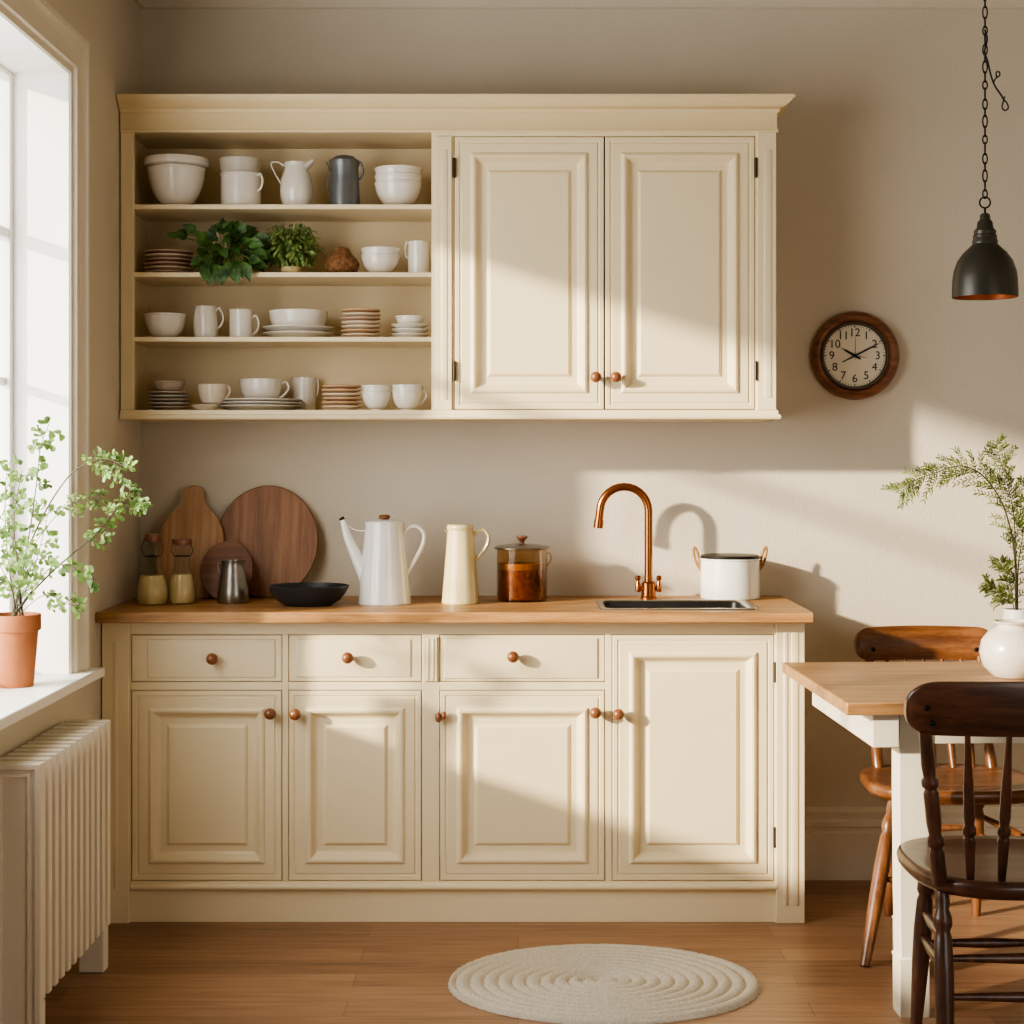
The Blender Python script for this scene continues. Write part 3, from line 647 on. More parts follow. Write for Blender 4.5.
# ------------------------------------------------------------------ things on the worktop
def on_top(px, y): return Vector((X(px,y), y, CT))
def bottle(label, px, y, prof_px, fill_py, stopper, clip):
    s_ = S(y); loc = on_top(px, y); t = thing('bottle', label, 'bottle', loc, 0, 'swing-top bottles of oil')
    base = Z(0,0) if False else 0
    def zz(py): return max(0, Z(py, y) - CT)
    pr = [(r/s_, zz(py)) for r, py in prof_px]
    body = [(0,0)] + [(pr[0][0]*.9, 0)] + pr
    inner = [(max(.003, r-.002), z+.001) for r, z in reversed(pr)]
    MB().lathe(body + inner + [(0,.003)], (0,0,0), 32).build('glass_body', M['glass'], t, local=True)
    zf = zz(fill_py); li = [(max(.002, r-.0025), z+.002) for r, z in pr if z+.002 < zf]
    # radius where the filling ends
    rf = li[-1][0]
    for (r0, z0), (r1, z1) in zip(pr, pr[1:]):
        if z0 <= zf <= z1: rf = r0 + (r1-r0)*(zf-z0)/(z1-z0+1e-9) - .0025
    MB().lathe([(0,.0035),(li[0][0],.0035)] + li + [(rf,zf),(0,zf)], (0,0,0), 32).build('oil', M['oil'], t, local=True)
    sz, sw, sh = stopper
    MB().lathe([(0,zz(sz)-.004),(sw*.7/s_,zz(sz)-.004),(sw*.7/s_,zz(sz)),(sw/s_,zz(sz)+.001),(sw/s_,zz(sz)+sh/s_),(0,zz(sz)+sh/s_)], (0,0,0), 24).build('stopper', M['knob'], t, local=True)
    w = MB(); c0 = zz(clip); rn = 8/s_
    w.tube([(rn*math.cos(a), rn*math.sin(a), c0) for a in [2*PI*k/20 for k in range(20)]], .0016, 6, closed=True)
    for sg in (-1,1): w.tube(spline([(sg*rn,0,c0),(sg*rn*1.35,0,(c0+zz(sz))/2),(sg*rn*.9,0,zz(sz)+sh*.6/s_)],5), .0014, 6)
    w.build('wire_clip', M['bronze'], t, local=True); return t
bottle('bulbous glass bottle of mustard oil nearest the wall at the left end of the worktop', 152.5, 5.175,
       [(14.5,604),(16.2,598),(16,590),(14,580),(11,572),(7.2,563),(6.3,555),(6.5,545),(7.4,540)], 575, (541,7.5,7), 556)
bottle('bulbous glass bottle of mustard oil in front of the paddle board, second from left', 182, 5.20,
       [(12.5,603),(14,598),(13.8,590),(12.2,580),(9.8,572),(7.6,563),(7.2,555),(7.6,548),(8.2,543)], 574, (544,10,5), 556)
# leaning boards: built flat in xz, then tilted back about x
def board(name, label, mat, outline, px, y_foot, y_lean, height, th=.016, cat='board', knot=None):
    n = len(outline); m = MB()
    rows = [[(x*.985, -.0+0, z*.985+.002) for x, z in outline], [(x, .003, z) for x, z in outline], [(x, th-.003, z) for x, z in outline], [(x*.985, th, z*.985+.002) for x, z in outline]]
    m.rings(rows)
    o = m.build(name, M[mat], local=True, smooth=30)
    o.location = (X(px, y_foot), y_foot, CT+.0006); o.rotation_euler = (-math.asin(min(.5,(y_lean-y_foot)/height)), 0, 0)
    return tag(o, label, cat)
def oval(rx, rz, n=64): return [(rx*math.sin(2*PI*k/n)*-1, rz-rz*math.cos(2*PI*k/n)) for k in range(n)]
s_ = S(5.42)
board('round_board', 'large round wooden chopping board leaning on the wall behind the dark bowl', 'board_b', oval(51/s_, 57/s_), 265.5, 5.405, 5.478, 114/s_)
hl = [(0,0),(18,0),(26,6),(31,18),(33,34),(33,56),(30.5,72),(25,84),(17,93),(12.5,98),(11,103),(11,110),(8.5,114),(3,116)]
pb = [(x/s_, z/s_) for x, z in hl] + [(-x/s_, z/s_) for x, z in reversed(hl[1:])]
board('paddle_board', 'pear-shaped wooden board with a stub handle leaning behind the oil bottles', 'board_a', pb, 188, 5.36, 5.46, 115/s_)
s_ = S(5.34)
board('round_board', 'small dark round board leaning in front of the larger boards', 'board_c', oval(26.5/s_, 31/s_), 224.5, 5.32, 5.388, 62/s_, .013)
# steel shaker
y_ = 5.225; s_ = S(y_); loc = on_top(233, y_); zz = lambda p: Z(p, y_)-CT
t = thing('milk_jug', 'small brushed steel jug standing in front of the small dark round board', 'jug', loc)
MB().lathe([(0,0),(15.3/s_,0),(16/s_,.004),(15.2/s_,zz(590)),(11.5/s_,zz(568)),(11/s_,zz(563)),(11.6/s_,zz(560.5)),(10.6/s_,zz(560.5)),(10.2/s_,zz(566)),(14/s_,.01),(0,.008)], (0,0,0), 36).build('body', M['steel'], t, local=True)
MB().tube([(11.6/s_*math.cos(a), 11.6/s_*math.sin(a), zz(560.8)) for a in [2*PI*k/28 for k in range(28)]], .0016, 6, closed=True).build('rim', M['steel'], t, local=True)
MB().tube(spline([(-11/s_,0,zz(564)),(-14.5/s_,0,zz(563)),(-15/s_,0,zz(570)),(-12.8/s_,0,zz(576))],4), .0018, 6).build('handle', M['steel'], t, local=True)
# dark shallow bowl
y_ = 5.145; s_ = S(y_); loc = on_top(308.5, y_); hb = Z(585.5, y_)-CT; R = 40.8/s_
t = tag(MB().lathe([(0,0),(.070,0),(.074,.003),(R*.78,hb*.28),(R*.9,hb*.6),(R*.985,hb*.93),(R,hb),(R-.004,hb+.001),(R*.94,hb*.86),(R*.82,hb*.5),(R*.6,hb*.2),(0,hb*.16)], (0,0,0), 52).build('shallow_bowl', M['slate'], local=True), 'black shallow bowl on the worktop left of the white coffee pot', 'bowl'); t.location = loc
# white coffee pot
y_ = 5.20; s_ = S(y_); loc = on_top(384.5, y_); zz = lambda p: Z(p, y_)-CT
t = thing('coffee_pot', 'tall white enamel coffee pot with a long spout on the worktop', 'coffee pot', loc)
rb, rt = 26.5/s_, 19.3/s_
MB().lathe([(0,0),(rb,0),(rb+.0015,.003),(rb,.007)] + [(rb+(rt-rb)*k/8, zz(600)+(zz(526)-zz(600))*k/8) for k in range(1,9)] + [(rt+.001,zz(524.5)),(rt,zz(523)),(0,zz(523))], (0,0,0), 44).build('body', M['enamel'], t, local=True)
ld = MB().lathe([(0,zz(523)),(rt*1.05,zz(523)),(rt*1.05,zz(521.8)),(rt*.9,zz(520.5)),(rt*.4,zz(519.3)),(0,zz(519))], (0,0,0), 40).build('lid', M['enamel'], t, local=True)
MB().lathe([(0,zz(519.6)),(.009,zz(519.6)),(.017,zz(518)),(.0185,zz(516.3)),(.014,zz(514.8)),(0,zz(514.4))], (0,0,0), 24).build('knob', M['knob'], ld, local=True)
cx = 384.5; q = lambda px, py: ((px-cx)/s_, 0, zz(py))
MB().tube(spline([q(367,577),(q(361,566)),q(353.5,550),q(347.5,536),q(344.5,525),q(342.5,520)],5), [.027-.0185*(k/25)**.75 for k in range(26)], 18).build('spout', M['enamel'], t, local=True)
MB().tube([q(343.6,521.5),q(341.0,517.6)], [.0078,.0085], 16).build('spout_tip', M['dark'], t, local=True)
MB().tube(spline([q(345.5,522),q(350,527),q(357,530.5),q(365.5,531)],5), .0022, 8).build('spout_strap', M['enamel'], t, local=True)
MB().tube(spline([q(403.5,543),q(404.5,534),q(409,528),q(417,526.5),q(423.5,533),q(422.5,545),q(415,560),q(408,572),q(405.8,577)],5), .0062, 12, flat=1.3).build('handle', M['enamel'], t, local=True)
# yellow jug
y_ = 5.21; s_ = S(y_); loc = on_top(460.5, y_); zz = lambda p: Z(p, y_)-CT; cx = 460.5
t = thing('lidded_jug', 'butter yellow tapered jug between the coffee pot and the glass jar', 'jug', loc)
rb, rt = 19/s_, 13/s_
MB().lathe([(0,0),(rb*.97,0),(rb,.003)] + [(rb+(rt-rb)*(k/9)**.95, .003+(zz(531)-.003)*k/9) for k in range(1,10)] + [(rt,zz(530)),(0,zz(530))], (0,0,0), 40).build('body', M['yellow'], t, local=True)
MB().lathe([(0,zz(530)),(rt*1.02,zz(530)),(rt*1.06,zz(528.5)),(rt*1.06,zz(526)),(rt*.98,zz(524.4)),(rt*.3,zz(524)),(0,zz(524))], (0,0,0), 36).build('lid', M['yellow'], t, local=True)
lip(rt*.98, zz(530.5), .011, .016, -1, .5).build('spout', M['yellow'], t, local=True)
MB().tube(spline([q(473,536),q(477,531.5),q(484,530.5),q(488.5,536),q(487,545),q(481.5,553),q(476,559)],5), .0055, 12, flat=1.4).build('handle', M['yellow'], t, local=True)
# glass jar of tea
y_ = 5.30; s_ = S(y_); loc = on_top(522, y_); zz = lambda p: Z(p, y_)-CT; cx = 522
t = thing('glass_jar', 'amber glass jar of dark tea with a knobbed lid, left of the tap', 'jar', loc)
R = 25.2/s_; zt = zz(549)
MB().lathe([(0,0),(R*.93,0),(R*.98,.004),(R,.014),(R,zt),(R-.003,zt),(R-.003,.014),(R*.92,.006),(0,.005)], (0,0,0), 44).build('glass_body', M['amberglass'], t, local=True)
MB().lathe([(0,.0065),(R*.90,.0065),(R-.0045,.015),(R-.0045,zz(569)),(0,zz(569))], (0,0,0), 40).build('tea', M['tea'], t, local=True)
MB().lathe([(0,zz(568.8)),(R-.0045,zz(568.8)),(R-.0045,zz(563)),(0,zz(563))], (0,0,0), 40).build('tea_froth', M['tea_top'], t, local=True)
ld = MB().lathe([(0,zt),(R*1.02,zt),(R*1.11,zt+.002),(R*1.12,zt+.006),(R*1.02,zt+.010),(R*.5,zt+.016),(0,zt+.018)], (0,0,0), 44).build('lid', M['steel'], t, local=True)
MB().lathe([(0,zt+.016),(.008,zt+.016),(.007,zt+.022),(.012,zt+.030),(.0185,zt+.036),(.0185,zt+.040),(.010,zt+.042),(0,zt+.0425)], (0,0,0), 26).build('knob', M['knob'], ld, local=True)
MB().tube(spline([(R*.99,0,zz(553)),(R*1.12,0,zz(554)),(R*1.14,0,zz(560)),(R*.99,0,zz(566))],5), .0028, 8).build('handle', M['amberglass'], t, local=True)
# white pot with leather handles
y_ = 5.385; s_ = S(y_); loc = on_top(730, y_); zz = lambda p: Z(p, y_)-CT; cx = 730
t = thing('stock_pot', 'white pot with tan loop handles at the right end of the worktop', 'pot', loc)
R = 29.5/s_; zt = zz(558)
MB().lathe([(0,0),(R*.96,0),(R,.004),(R,zt-.006),(R*1.03,zt-.004),(R*1.03,zt),(R*.97,zt),(R*.96,zt-.012),(R*.96,.008),(0,.006)], (0,0,0), 48).build('body', M['enamel'], t, local=True)
MB().lathe([(0,zt),(R*1.0,zt),(R*1.01,zt+.003),(R*.98,zt+.009),(R*.9,zt+.011),(0,zt+.012)], (0,0,0), 44).build('lid', M['dark'], t, local=True)
for sg in (-1,1):
    MB().tube(spline([(sg*R*.985,.0,zz(571)),(sg*R*1.02,0,zz(565)),(sg*R*1.10,0,zz(553)),(sg*R*1.20,0,zz(547.5)),(sg*R*1.24,0,zz(550)),(sg*R*1.2,0,zz(558)),(sg*R*1.09,0,zz(566)),(sg*R*1.02,0,zz(569))],5), .0044, 10).build('handle', M['rope'], t, local=True)

# ------------------------------------------------------------------ clock
ck = P(854, 356, WALL_Y); ws = S(WALL_Y)
t = thing('wall_clock', 'round wooden wall clock with a cream dial right of the cabinet', 'clock', (ck.x, WALL_Y, ck.z))
R, r = 44/ws, 33.2/ws
MB().lathe([(R*.97,0),(R,.006),(R,.022),(R*.96,.032),(R*.88,.037),(R*.82,.034),(r*1.04,.024),(r,.018),(r,.004)], (0,-.0005,0), 72, '-y').build('rim', M['clockwood'], t, local=True)
MB().lathe([(r*1.02,.021),(r*1.0,.0235),(r*.95,.0235),(r*.93,.019),(r*.93,.012)], (0,0,0), 60, '-y').build('bezel', M['bronze'], t, local=True)
fc = MB().lathe([(0,.012),(r*1.0,.012),(r*1.0,.004),(0,.004)], (0,0,0), 60, '-y').build('dial', M['dial'], t, local=True)
tk = MB()
for k in range(60):
    a = 2*PI*k/60; r0, r1, w = (.85,.92,.0016) if k % 5 == 0 else (.87,.92,.0007)
    d = Vector((math.sin(a),0,math.cos(a))); n = Vector((math.cos(a),0,-math.sin(a))); y = -.0125
    tk.add([d*r*r0-n*w+Vector((0,y,0)), d*r*r1-n*w+Vector((0,y,0)), d*r*r1+n*w+Vector((0,y,0)), d*r*r0+n*w+Vector((0,y,0))], [(0,1,2,3)])
tk.build('minute_marks', M['ink'], fc, local=True, smooth=0)
for k in range(1,13):
    cu = bpy.data.curves.new('numeral', 'FONT'); cu.body = str(k); cu.size = .037; cu.align_x = 'CENTER'; cu.align_y = 'CENTER'; cu.extrude = .0004; cu.offset = .0
    tmp = bpy.data.objects.new('numeral_text', cu); C.objects.link(tmp); bpy.context.view_layer.update()
    me = bpy.data.meshes.new_from_object(tmp.evaluated_get(bpy.context.evaluated_depsgraph_get()))
    C.objects.unlink(tmp); bpy.data.objects.remove(tmp)
    me.name = 'numeral'; me.materials.clear(); me.materials.append(M['ink'])
    o = bpy.data.objects.new('numeral', me); C.objects.link(o); o.parent = fc
    a = 2*PI*k/12; o.location = (math.sin(a)*r*.69, -.0128, math.cos(a)*r*.69); o.rotation_euler = (PI/2,0,0)
def hand(name, ang, L, w, tail, y):
    a = math.radians(ang); d = Vector((math.sin(a),0,math.cos(a))); n = Vector((math.cos(a),0,-math.sin(a))); h = MB()
    pts = [-d*tail-n*w*.6, -d*tail+n*w*.6, n*w, d*L*.6+n*w*.8, d*L, d*L*.6-n*w*.8, -n*w]
    h.rings([[p+Vector((0,-y,0)) for p in pts], [p+Vector((0,-y-.0012,0)) for p in pts]]); return h.build(name, M['ink'], t, local=True, smooth=0)
hand('hour_hand', -60, r*.46, .0042, r*.2, .0145); hand('minute_hand', 63, r*.90, .0028, r*.42, .0165); hand('second_hand', 1, r*.62, .0008, r*.12, .0185)
hand('alarm_hand', 100, r*.42, .0010, .0, .0155)
MB().lathe([(0,.012),(.005,.012),(.005,.021),(.003,.0225),(0,.0225)], (0,0,0), 16, '-y').build('hub', M['ink'], t, local=True)

# ------------------------------------------------------------------ pendant lamp
LY = 4.40; ls = S(LY); lx = X(985, LY)
t = thing('pendant_lamp', 'dark metal bell pendant lamp hanging on a chain above the table', 'lamp', (lx, LY, Z(297,LY)))
lz = lambda p: Z(p, LY)-Z(297,LY)
op = [(32.3,297),(32.3,292),(31.8,280),(30.5,271),(27,261),(21.5,253),(15.5,247.5),(12.2,244)]
ou = [(a/ls, lz(b)) for a, b in op]
MB().lathe(ou + [(a-.0012, b-.001) for a, b in reversed(ou)] , (0,0,0), 56).build('shade', M['lamp'], t, local=True)
MB().lathe([(a-.0020, b+.0005) for a, b in ou], (0,0,0), 48).build('shade_lining', M['lampin'], t, local=True)
cp = [(12.3,244.5),(12.6,241),(11.6,239),(11.8,236),(10.8,234.5),(10.9,231),(8.2,228),(7.4,222),(5.2,219.5),(5.0,215.5),(3.5,213.5),(0,213)]
MB().lathe([(0,lz(244.5))]+[(a/ls, lz(b)) for a, b in cp], (0,0,0), 36).build('cap', M['lamp'], t, local=True)
MB().lathe([(0,lz(244)),(.012,lz(244)),(.012,lz(258)),(0,lz(258))], (0,0,0), 18).build('bulb_socket', M['dark'], t, local=True)
MB().tube([(5.4/ls*math.cos(a), 0, lz(202.5)+5.4/ls*math.sin(a)) for a in [2*PI*k/28 for k in range(28)]], .0022, 8, closed=True).build('ring', M['iron'], t, local=True)
MB().tube([(0,0,lz(214)),(0,0,lz(207.6))], .003, 8).build('eyelet', M['iron'], t, local=True)
ch = MB(); z = lz(198.5); top = CEIL - wloc(t).z; k = 0
while z < top-.01:
    hl_ = .0115 + .005*((k*7) % 3)/2; w = .0058; pts = []
    for j in range(20):
        a = 2*PI*j/20; u = w*math.cos(a); v = math.sin(a)*hl_
        pts.append((u if k % 2 == 0 else u*.35, 0 if k % 2 == 0 else u*.95, min(z+hl_+v, top-.002)))
    ch.tube(pts, .0019, 6, closed=True); z += 2*hl_-.0045; k += 1
ch.build('chain', M['iron'], t, local=True)
MB().lathe([(0,top-.03),(.02,top-.03),(.05,top-.012),(.055,top-.0005),(0,top-.0005)], (0,0,0), 32).build('ceiling_rose', M['lamp'], t, local=True)
lp = lambda px, py, yy=-.006: ((px-985)/ls, yy, lz(py))
w = MB()
w.tube(spline([lp(984,30),lp(986.5,40),lp(984,52),lp(987,62),lp(990,75),lp(994,86),lp(1000,95),lp(1003,100)],5), .0024, 7)
w.tube(spline([lp(1003,100),lp(1006.5,104),lp(1007.5,108.5),lp(1004.5,111),lp(1001.5,108),lp(1002.5,102),lp(1004,97)],5), .002, 7)
w.tube(spline([lp(992.5,84),lp(995,79),lp(999,76),lp(998.5,72.5),lp(995.5,73),lp(996,78)],5), .0019, 7)
w.build('loose_wire', M['iron'], t, local=True)

# ------------------------------------------------------------------ table
TZ = .777; ty0, ty1 = 4.045, 4.855; tx0, tx1 = .768, 2.10
t = thing('dining_table', 'dining table with an oak top and cream painted legs at the right', 'table', ((tx0+tx1)/2, (ty0+ty1)/2, 0))
MB().box(tx0, tx1, ty0, ty1, TZ-.030, TZ).build('tabletop', M['table'], t, bevel=.003)
def tleg(x, y):
    m = MB(); w = .038
    rows = []
    for z, ww in ((0,w*.92),(.012,w*.95),(.135,w*.95),(.137,w*1.0),(.143,w*1.0),(.145,w*.88),(.30,w*.95),(.56,w),(TZ-.0305,w)):
        rows.append([(x-ww,y-ww,z),(x+ww,y-ww,z),(x+ww,y+ww,z),(x-ww,y+ww,z)])
    m.rings(rows); return m.build('leg', M['legpaint'], t, bevel=.002, smooth=20)
for x, y in ((.952,4.158),(1.035,4.48),(1.93,4.158),(1.86,4.48)): tleg(x, y)
t.rotation_euler = (0,0,math.radians(2.0)); t.location.y += .022
MB().box(.838, .902, 4.10, 4.80, .665, TZ-.0305).build('apron', M['legpaint'], t, bevel=.002)
MB().box(1.975, 2.02, 4.10, 4.80, .665, TZ-.0305).build('apron', M['legpaint'], t, bevel=.002)
MB().box(.988, 1.884, 4.15, 4.175, .665, TZ-.0305).build('apron', M['legpaint'], t, bevel=.002)
MB().box(.898, 1.973, 4.76, 4.785, .665, TZ-.0305).build('apron', M['legpaint'], t, bevel=.002)
# ------------------------------------------------------------------ chairs
def chair(name, label, loc, rz, mz, mx, seat_w, seat_d, crest_h, zc0, zc1, post_t, post_b, nsp, fl, rl, lean):
    t = thing(name, label, 'chair', loc, rz, 'spindle-back chairs')
    SZ = .45; yb = -seat_d*.40
    m = MB(); rows = []; N = 56
    def outline(sc, z):
        r = []
        for k in range(N):
            a = 2*PI*k/N; e = 2/2.9
            x = math.copysign(abs(math.cos(a))**e, math.cos(a)); y = math.copysign(abs(math.sin(a))**e, math.sin(a))
            wx = seat_w/2*(1+.03*y)
            r.append((x*wx*sc, y*seat_d/2*sc, z))
        return r
    rows = [outline(.86,SZ-.042), outline(.95,SZ-.038), outline(.99,SZ-.026), outline(1.0,SZ-.014), outline(.985,SZ-.004), outline(.955,SZ), outline(.85,SZ-.003), outline(.6,SZ-.009), outline(.3,SZ-.011)]
    m.rings(rows); m.build('seat', M[mx], t, local=True, smooth=50)
    # crest rail, bent and with rounded ends
    m = MB(); n = 48; rows = []
    for k in range(n+1):
        u = math.sin(PI/2*(-1+2*k/n)); x = crest_h*u; yy = yb-lean-.035*(1-u*u)+.0
        zc = (zc0+zc1)/2; hz = (zc1-zc0)/2
        e = max(0, (abs(u)-.76)/.24); s_ = max(0.0, 1-e**2.3)**(1/2.3)
        h_ = max(.006, hz*(.10+.90*s_)); tk = .011
        zt = zc + h_ + .004*(1-u*u); zl = zc - h_*(.96) + .0
        ti = math.radians(12)
        row = []
        for (dy, dz) in ((-tk*.6,-1),(-tk,-.85),(-tk,.8),(-tk*.6,.97),(0,1.0),(tk*.6,.97),(tk,.8),(tk,-.85),(tk*.6,-1)):
            zz_ = zc + dz*(zt-zc if dz > 0 else zc-zl); row.append((x, yy+dy-(zz_-zc)*.2, zz_))
        rows.append(row)
    m.rings(rows); cr_ = m.build('crest_rail', M[mx], t, local=True, smooth=50)
    if True:
        for sx in (-1,1):
            for zz_, xx in (((zc0+.062,.80),(zc0+.03,.72)) if rz == 0 else ((zc0+.035,.8),)):
                x = sx*crest_h*xx*post_t/ (crest_h*.78) if False else sx*(post_t+ (.0 if zz_ > zc0+.05 else -.012)); u = x/crest_h
                for side in (-1,1):
                    b = MB().lathe([(0,0),(.007,0),(.006,.004),(.003,.006),(0,.0065)], (0,0,0), 12, '-y')
                    yy = yb-lean-.035*(1-u*u)-(zz_-(zc0+zc1)/2)*.2 - side*.0105
                    if side == -1: b.v = [(x_, -y_, z_) for x_, y_, z_ in b.v]
                    b.v = [(x_+x, y_+(yb-lean-.035*(1-u*u)-(zz_-(zc0+zc1)/2)*.2)+(-.0105 if side == 1 else .0105), z_+zz_) for x_, y_, z_ in b.v]
                    if side == (1 if rz == 0 else -1) or True: b.build('screw', M['iron'], cr_, local=True)
    def turned(p0, p1, prof, name, seg=14):
        p0, p1 = Vector(p0), Vector(p1); pts = []; rs = []
        for tt, r in prof: pts.append(p0.lerp(p1, tt)); rs.append(r)
        return MB().tube(pts, rs, seg).build(name, M[mz], t, local=True, smooth=50)
    SP = [(0,.008),(.1,.010),(.25,.012),(.30,.0135),(.32,.010),(.34,.0145),(.37,.0145),(.39,.010),(.45,.0125),(.6,.0115),(.8,.0085),(.93,.0065),(1,.006)]
    PO = [(0,.015),(.06,.017),(.2,.0165),(.24,.012),(.26,.018),(.30,.018),(.32,.013),(.40,.0165),(.60,.0165),(.63,.012),(.65,.0185),(.68,.0185),(.70,.013),(.78,.0155),(1,.013)]
    for k in range(nsp):
        f = -1+2*k/(nsp-1); post = k in (0, nsp-1)
        u = post_t*f/crest_h
        p0 = (post_b*f, yb+.012*(abs(f)), SZ-.012); p1 = (post_t*f, yb-lean-.035*(1-u*u)+.008, zc0+.012)
        turned(p0, p1, PO if post else SP, 'back_post' if post else 'spindle')
    LEG = [(0,.013),(.06,.0165),(.10,.014),(.14,.020),(.18,.0205),(.21,.015),(.24,.019),(.40,.0215),(.6,.0205),(.8,.017),(.93,.0145),(1,.013)]
    def at_(p, z): a, b = Vector(p[0]), Vector(p[1]); return a.lerp(b, (a.z-z)/(a.z-b.z))
    legs = {}
    for nm, (tx, ty, bx, by) in (('f', fl), ('r', rl)):
        for sx in (-1,1):
            a, b = (sx*tx, ty, SZ-.036), (sx*bx, by, .0)
            legs[nm, sx] = (a, b); turned(a, b, LEG, 'leg')
    ST = [(0,.007),(.2,.009),(.5,.0125),(.8,.009),(1,.007)]
    for sx in (-1,1):
        for z in (.24,.30): turned(at_(legs['f',sx], z-.015), at_(legs['r',sx], z+.01), ST, 'stretcher')
    for z in (.21,): turned(at_(legs['f',-1], z), at_(legs['f',1], z), ST, 'stretcher')
    for z in (.19,.27): turned(at_(legs['r',-1], z), at_(legs['r',1], z), ST, 'stretcher')
    return t
chair('dining_chair', 'dark walnut spindle-back chair seen from behind in front of the table', (1.112, 3.868, 0), 0, 'walnut', 'walnut_x', .464, .48, .298, .775, .892, .256, .197, 7, (.146,.14,.162,.190), (.182,-.14,.19,-.21), .10)
chair('dining_chair', 'chestnut brown spindle-back chair behind the table against the wall', (1.232, 4.855, 0), PI, 'brown', 'brown_x', .496, .44, .212, .745, .845, .168, .168, 7, (.188,.13,.305,.31), (.12,-.14,.13,-.2), .115)

# ------------------------------------------------------------------ vases and sprigs
y_ = 4.526; s_ = S(y_); R = 33.5/s_
def vz(p): return Z(p, y_)-TZ
loc = Vector((X(1013.5,y_), y_, TZ))
t = tag(MB().lathe([(0,0),(R*.55,0),(R*.6,.003),(R*.9,.030),(R,.066),(R*.93,.098),(R*.72,.122),(R*.50,.132),(R*.46,.138),(R*.52,.142),(R*.62,.146),(R*.63,.149),(R*.56,.150),(R*.42,.138),(R*.6,.12),(R*.9,.066),(R*.5,.01),(0,.008)], (0,0,0), 52).build('round_vase', M['vase'], local=True), 'round speckled white vase standing on the table', 'vase'); t.location = loc
y2 = 4.70; s2 = S(y2); vx = X(1017, y2); hv = Z(609, y2)-TZ; rv_ = .037
t = tag(MB().lathe([(0,0),(rv_*.96,0),(rv_,.004),(rv_,hv-.002),(rv_*.97,hv),(rv_*.88,hv),(rv_*.86,hv-.01),(rv_*.86,.01),(0,.008)], (0,0,0), 40).build('cylinder_vase', M['vase2'], local=True), 'plain white cylinder vase holding sprigs behind the round vase', 'vase'); t.location = (vx, y2, TZ)
NEEDLE = [(0,.3),(.45,1),(1,.05)]
def sprig(label, path, y0, dy, n_tw, tw_len, rstem, first=.3, seed=1):
    random.seed(seed)
    root = Vector((vx, y2, TZ+.02)); pts = [root, Vector((vx+(path[0][0]-1017)/s2*.5, y2, TZ+hv*.9))] + [P(px, py, y0+dy*k/len(path)) for k, (px, py) in enumerate(path)]
    t = thing('leafy_sprig', label, 'sprig', root, 0, 'sprigs in the white vase')
    sp_ = spline(pts, 8); n = len(sp_)
    MB().tube(sp_, [rstem*(1-.75*k/(n-1)) for k in range(n)], 7).build('stem', M['stem'], t)
    lf = MB(); tw = MB()
    for j in range(n_tw):
        f = first + (1-first)*(j+.5)/n_tw; i = min(n-2, int(f*(n-1))); p = sp_[i]; tg = (sp_[i+1]-sp_[i]).normalized()
        side = Vector((tg.z, 0, -tg.x))*(1 if j % 2 else -1)
        d = (tg*.75 + side*random.uniform(.45,1.0) + Vector((0, random.uniform(-.7,.7), random.uniform(-.1,.2)))).normalized()
        Lt = tw_len*random.uniform(.6,1.1)*(1.15-.55*f); m = 7
        tp = [p + d*Lt*k/m - Vector((0,0,.18*Lt*(k/m)**2)) for k in range(m+1)]
        tw.tube(tp, [.0009-.0005*k/m for k in range(m+1)], 4)
        for k in range(1, m+1):
            for sd in (-1,1):
                sv = d.cross(Vector((0,1,0))).normalized()*sd
                dd = (d*.8 + sv*random.uniform(.4,.9) + Vector((0,random.uniform(-.5,.5),0))).normalized()
                lf.leaf(tp[k], dd, Vector((random.uniform(-.4,.4),-1,.5)), random.uniform(.011,.019), random.uniform(.0032,.0052), NEEDLE, .1)
    for k in range(int(n*first), n):
        for sd in (-1,1):
            tg = (sp_[min(k+1,n-1)]-sp_[k-1]).normalized(); dd = tg*.7+Vector((tg.z,random.uniform(-.4,.4),-tg.x))*sd
            lf.leaf(sp_[k], dd, Vector((0,-1,.3)), .016, .0032, NEEDLE, .1)
    tw.build('twigs', M['stem_g'], t); lf.build('leaves', M['sprig'], t, recalc=False); return t
sprig('long feathery green sprig arching far left from the white vase', [(1015,560),(1008,520),(996,492),(978,472),(958,466),(935,473),(916,480),(900,493)], 4.70, -.08, 34, .085, .0034, .42, 3)
sprig('upright feathery sprig rising above the arching one in the white vase', [(1016,560),(1014,520),(1010,495),(1003,470),(996,442)], 4.71, .05, 30, .085, .0028, .40, 4)
sprig('short sprig low at the left rim of the white vase', [(1012,602),(1003,596),(994,589),(985,582)], 4.69, -.05, 12, .05, .0014, .35, 5)
sprig('bushy green sprig leaning right out of the white vase', [(1018,570),(1022,540),(1027,510),(1032,480)], 4.73, .04, 28, .09, .0028, .25, 6)
sprig('thin sprig standing between arching sprig and low sprig in the white vase', [(1011,590),(1006,572),(1000,560)], 4.70, -.01, 9, .045, .0012, .5, 8)

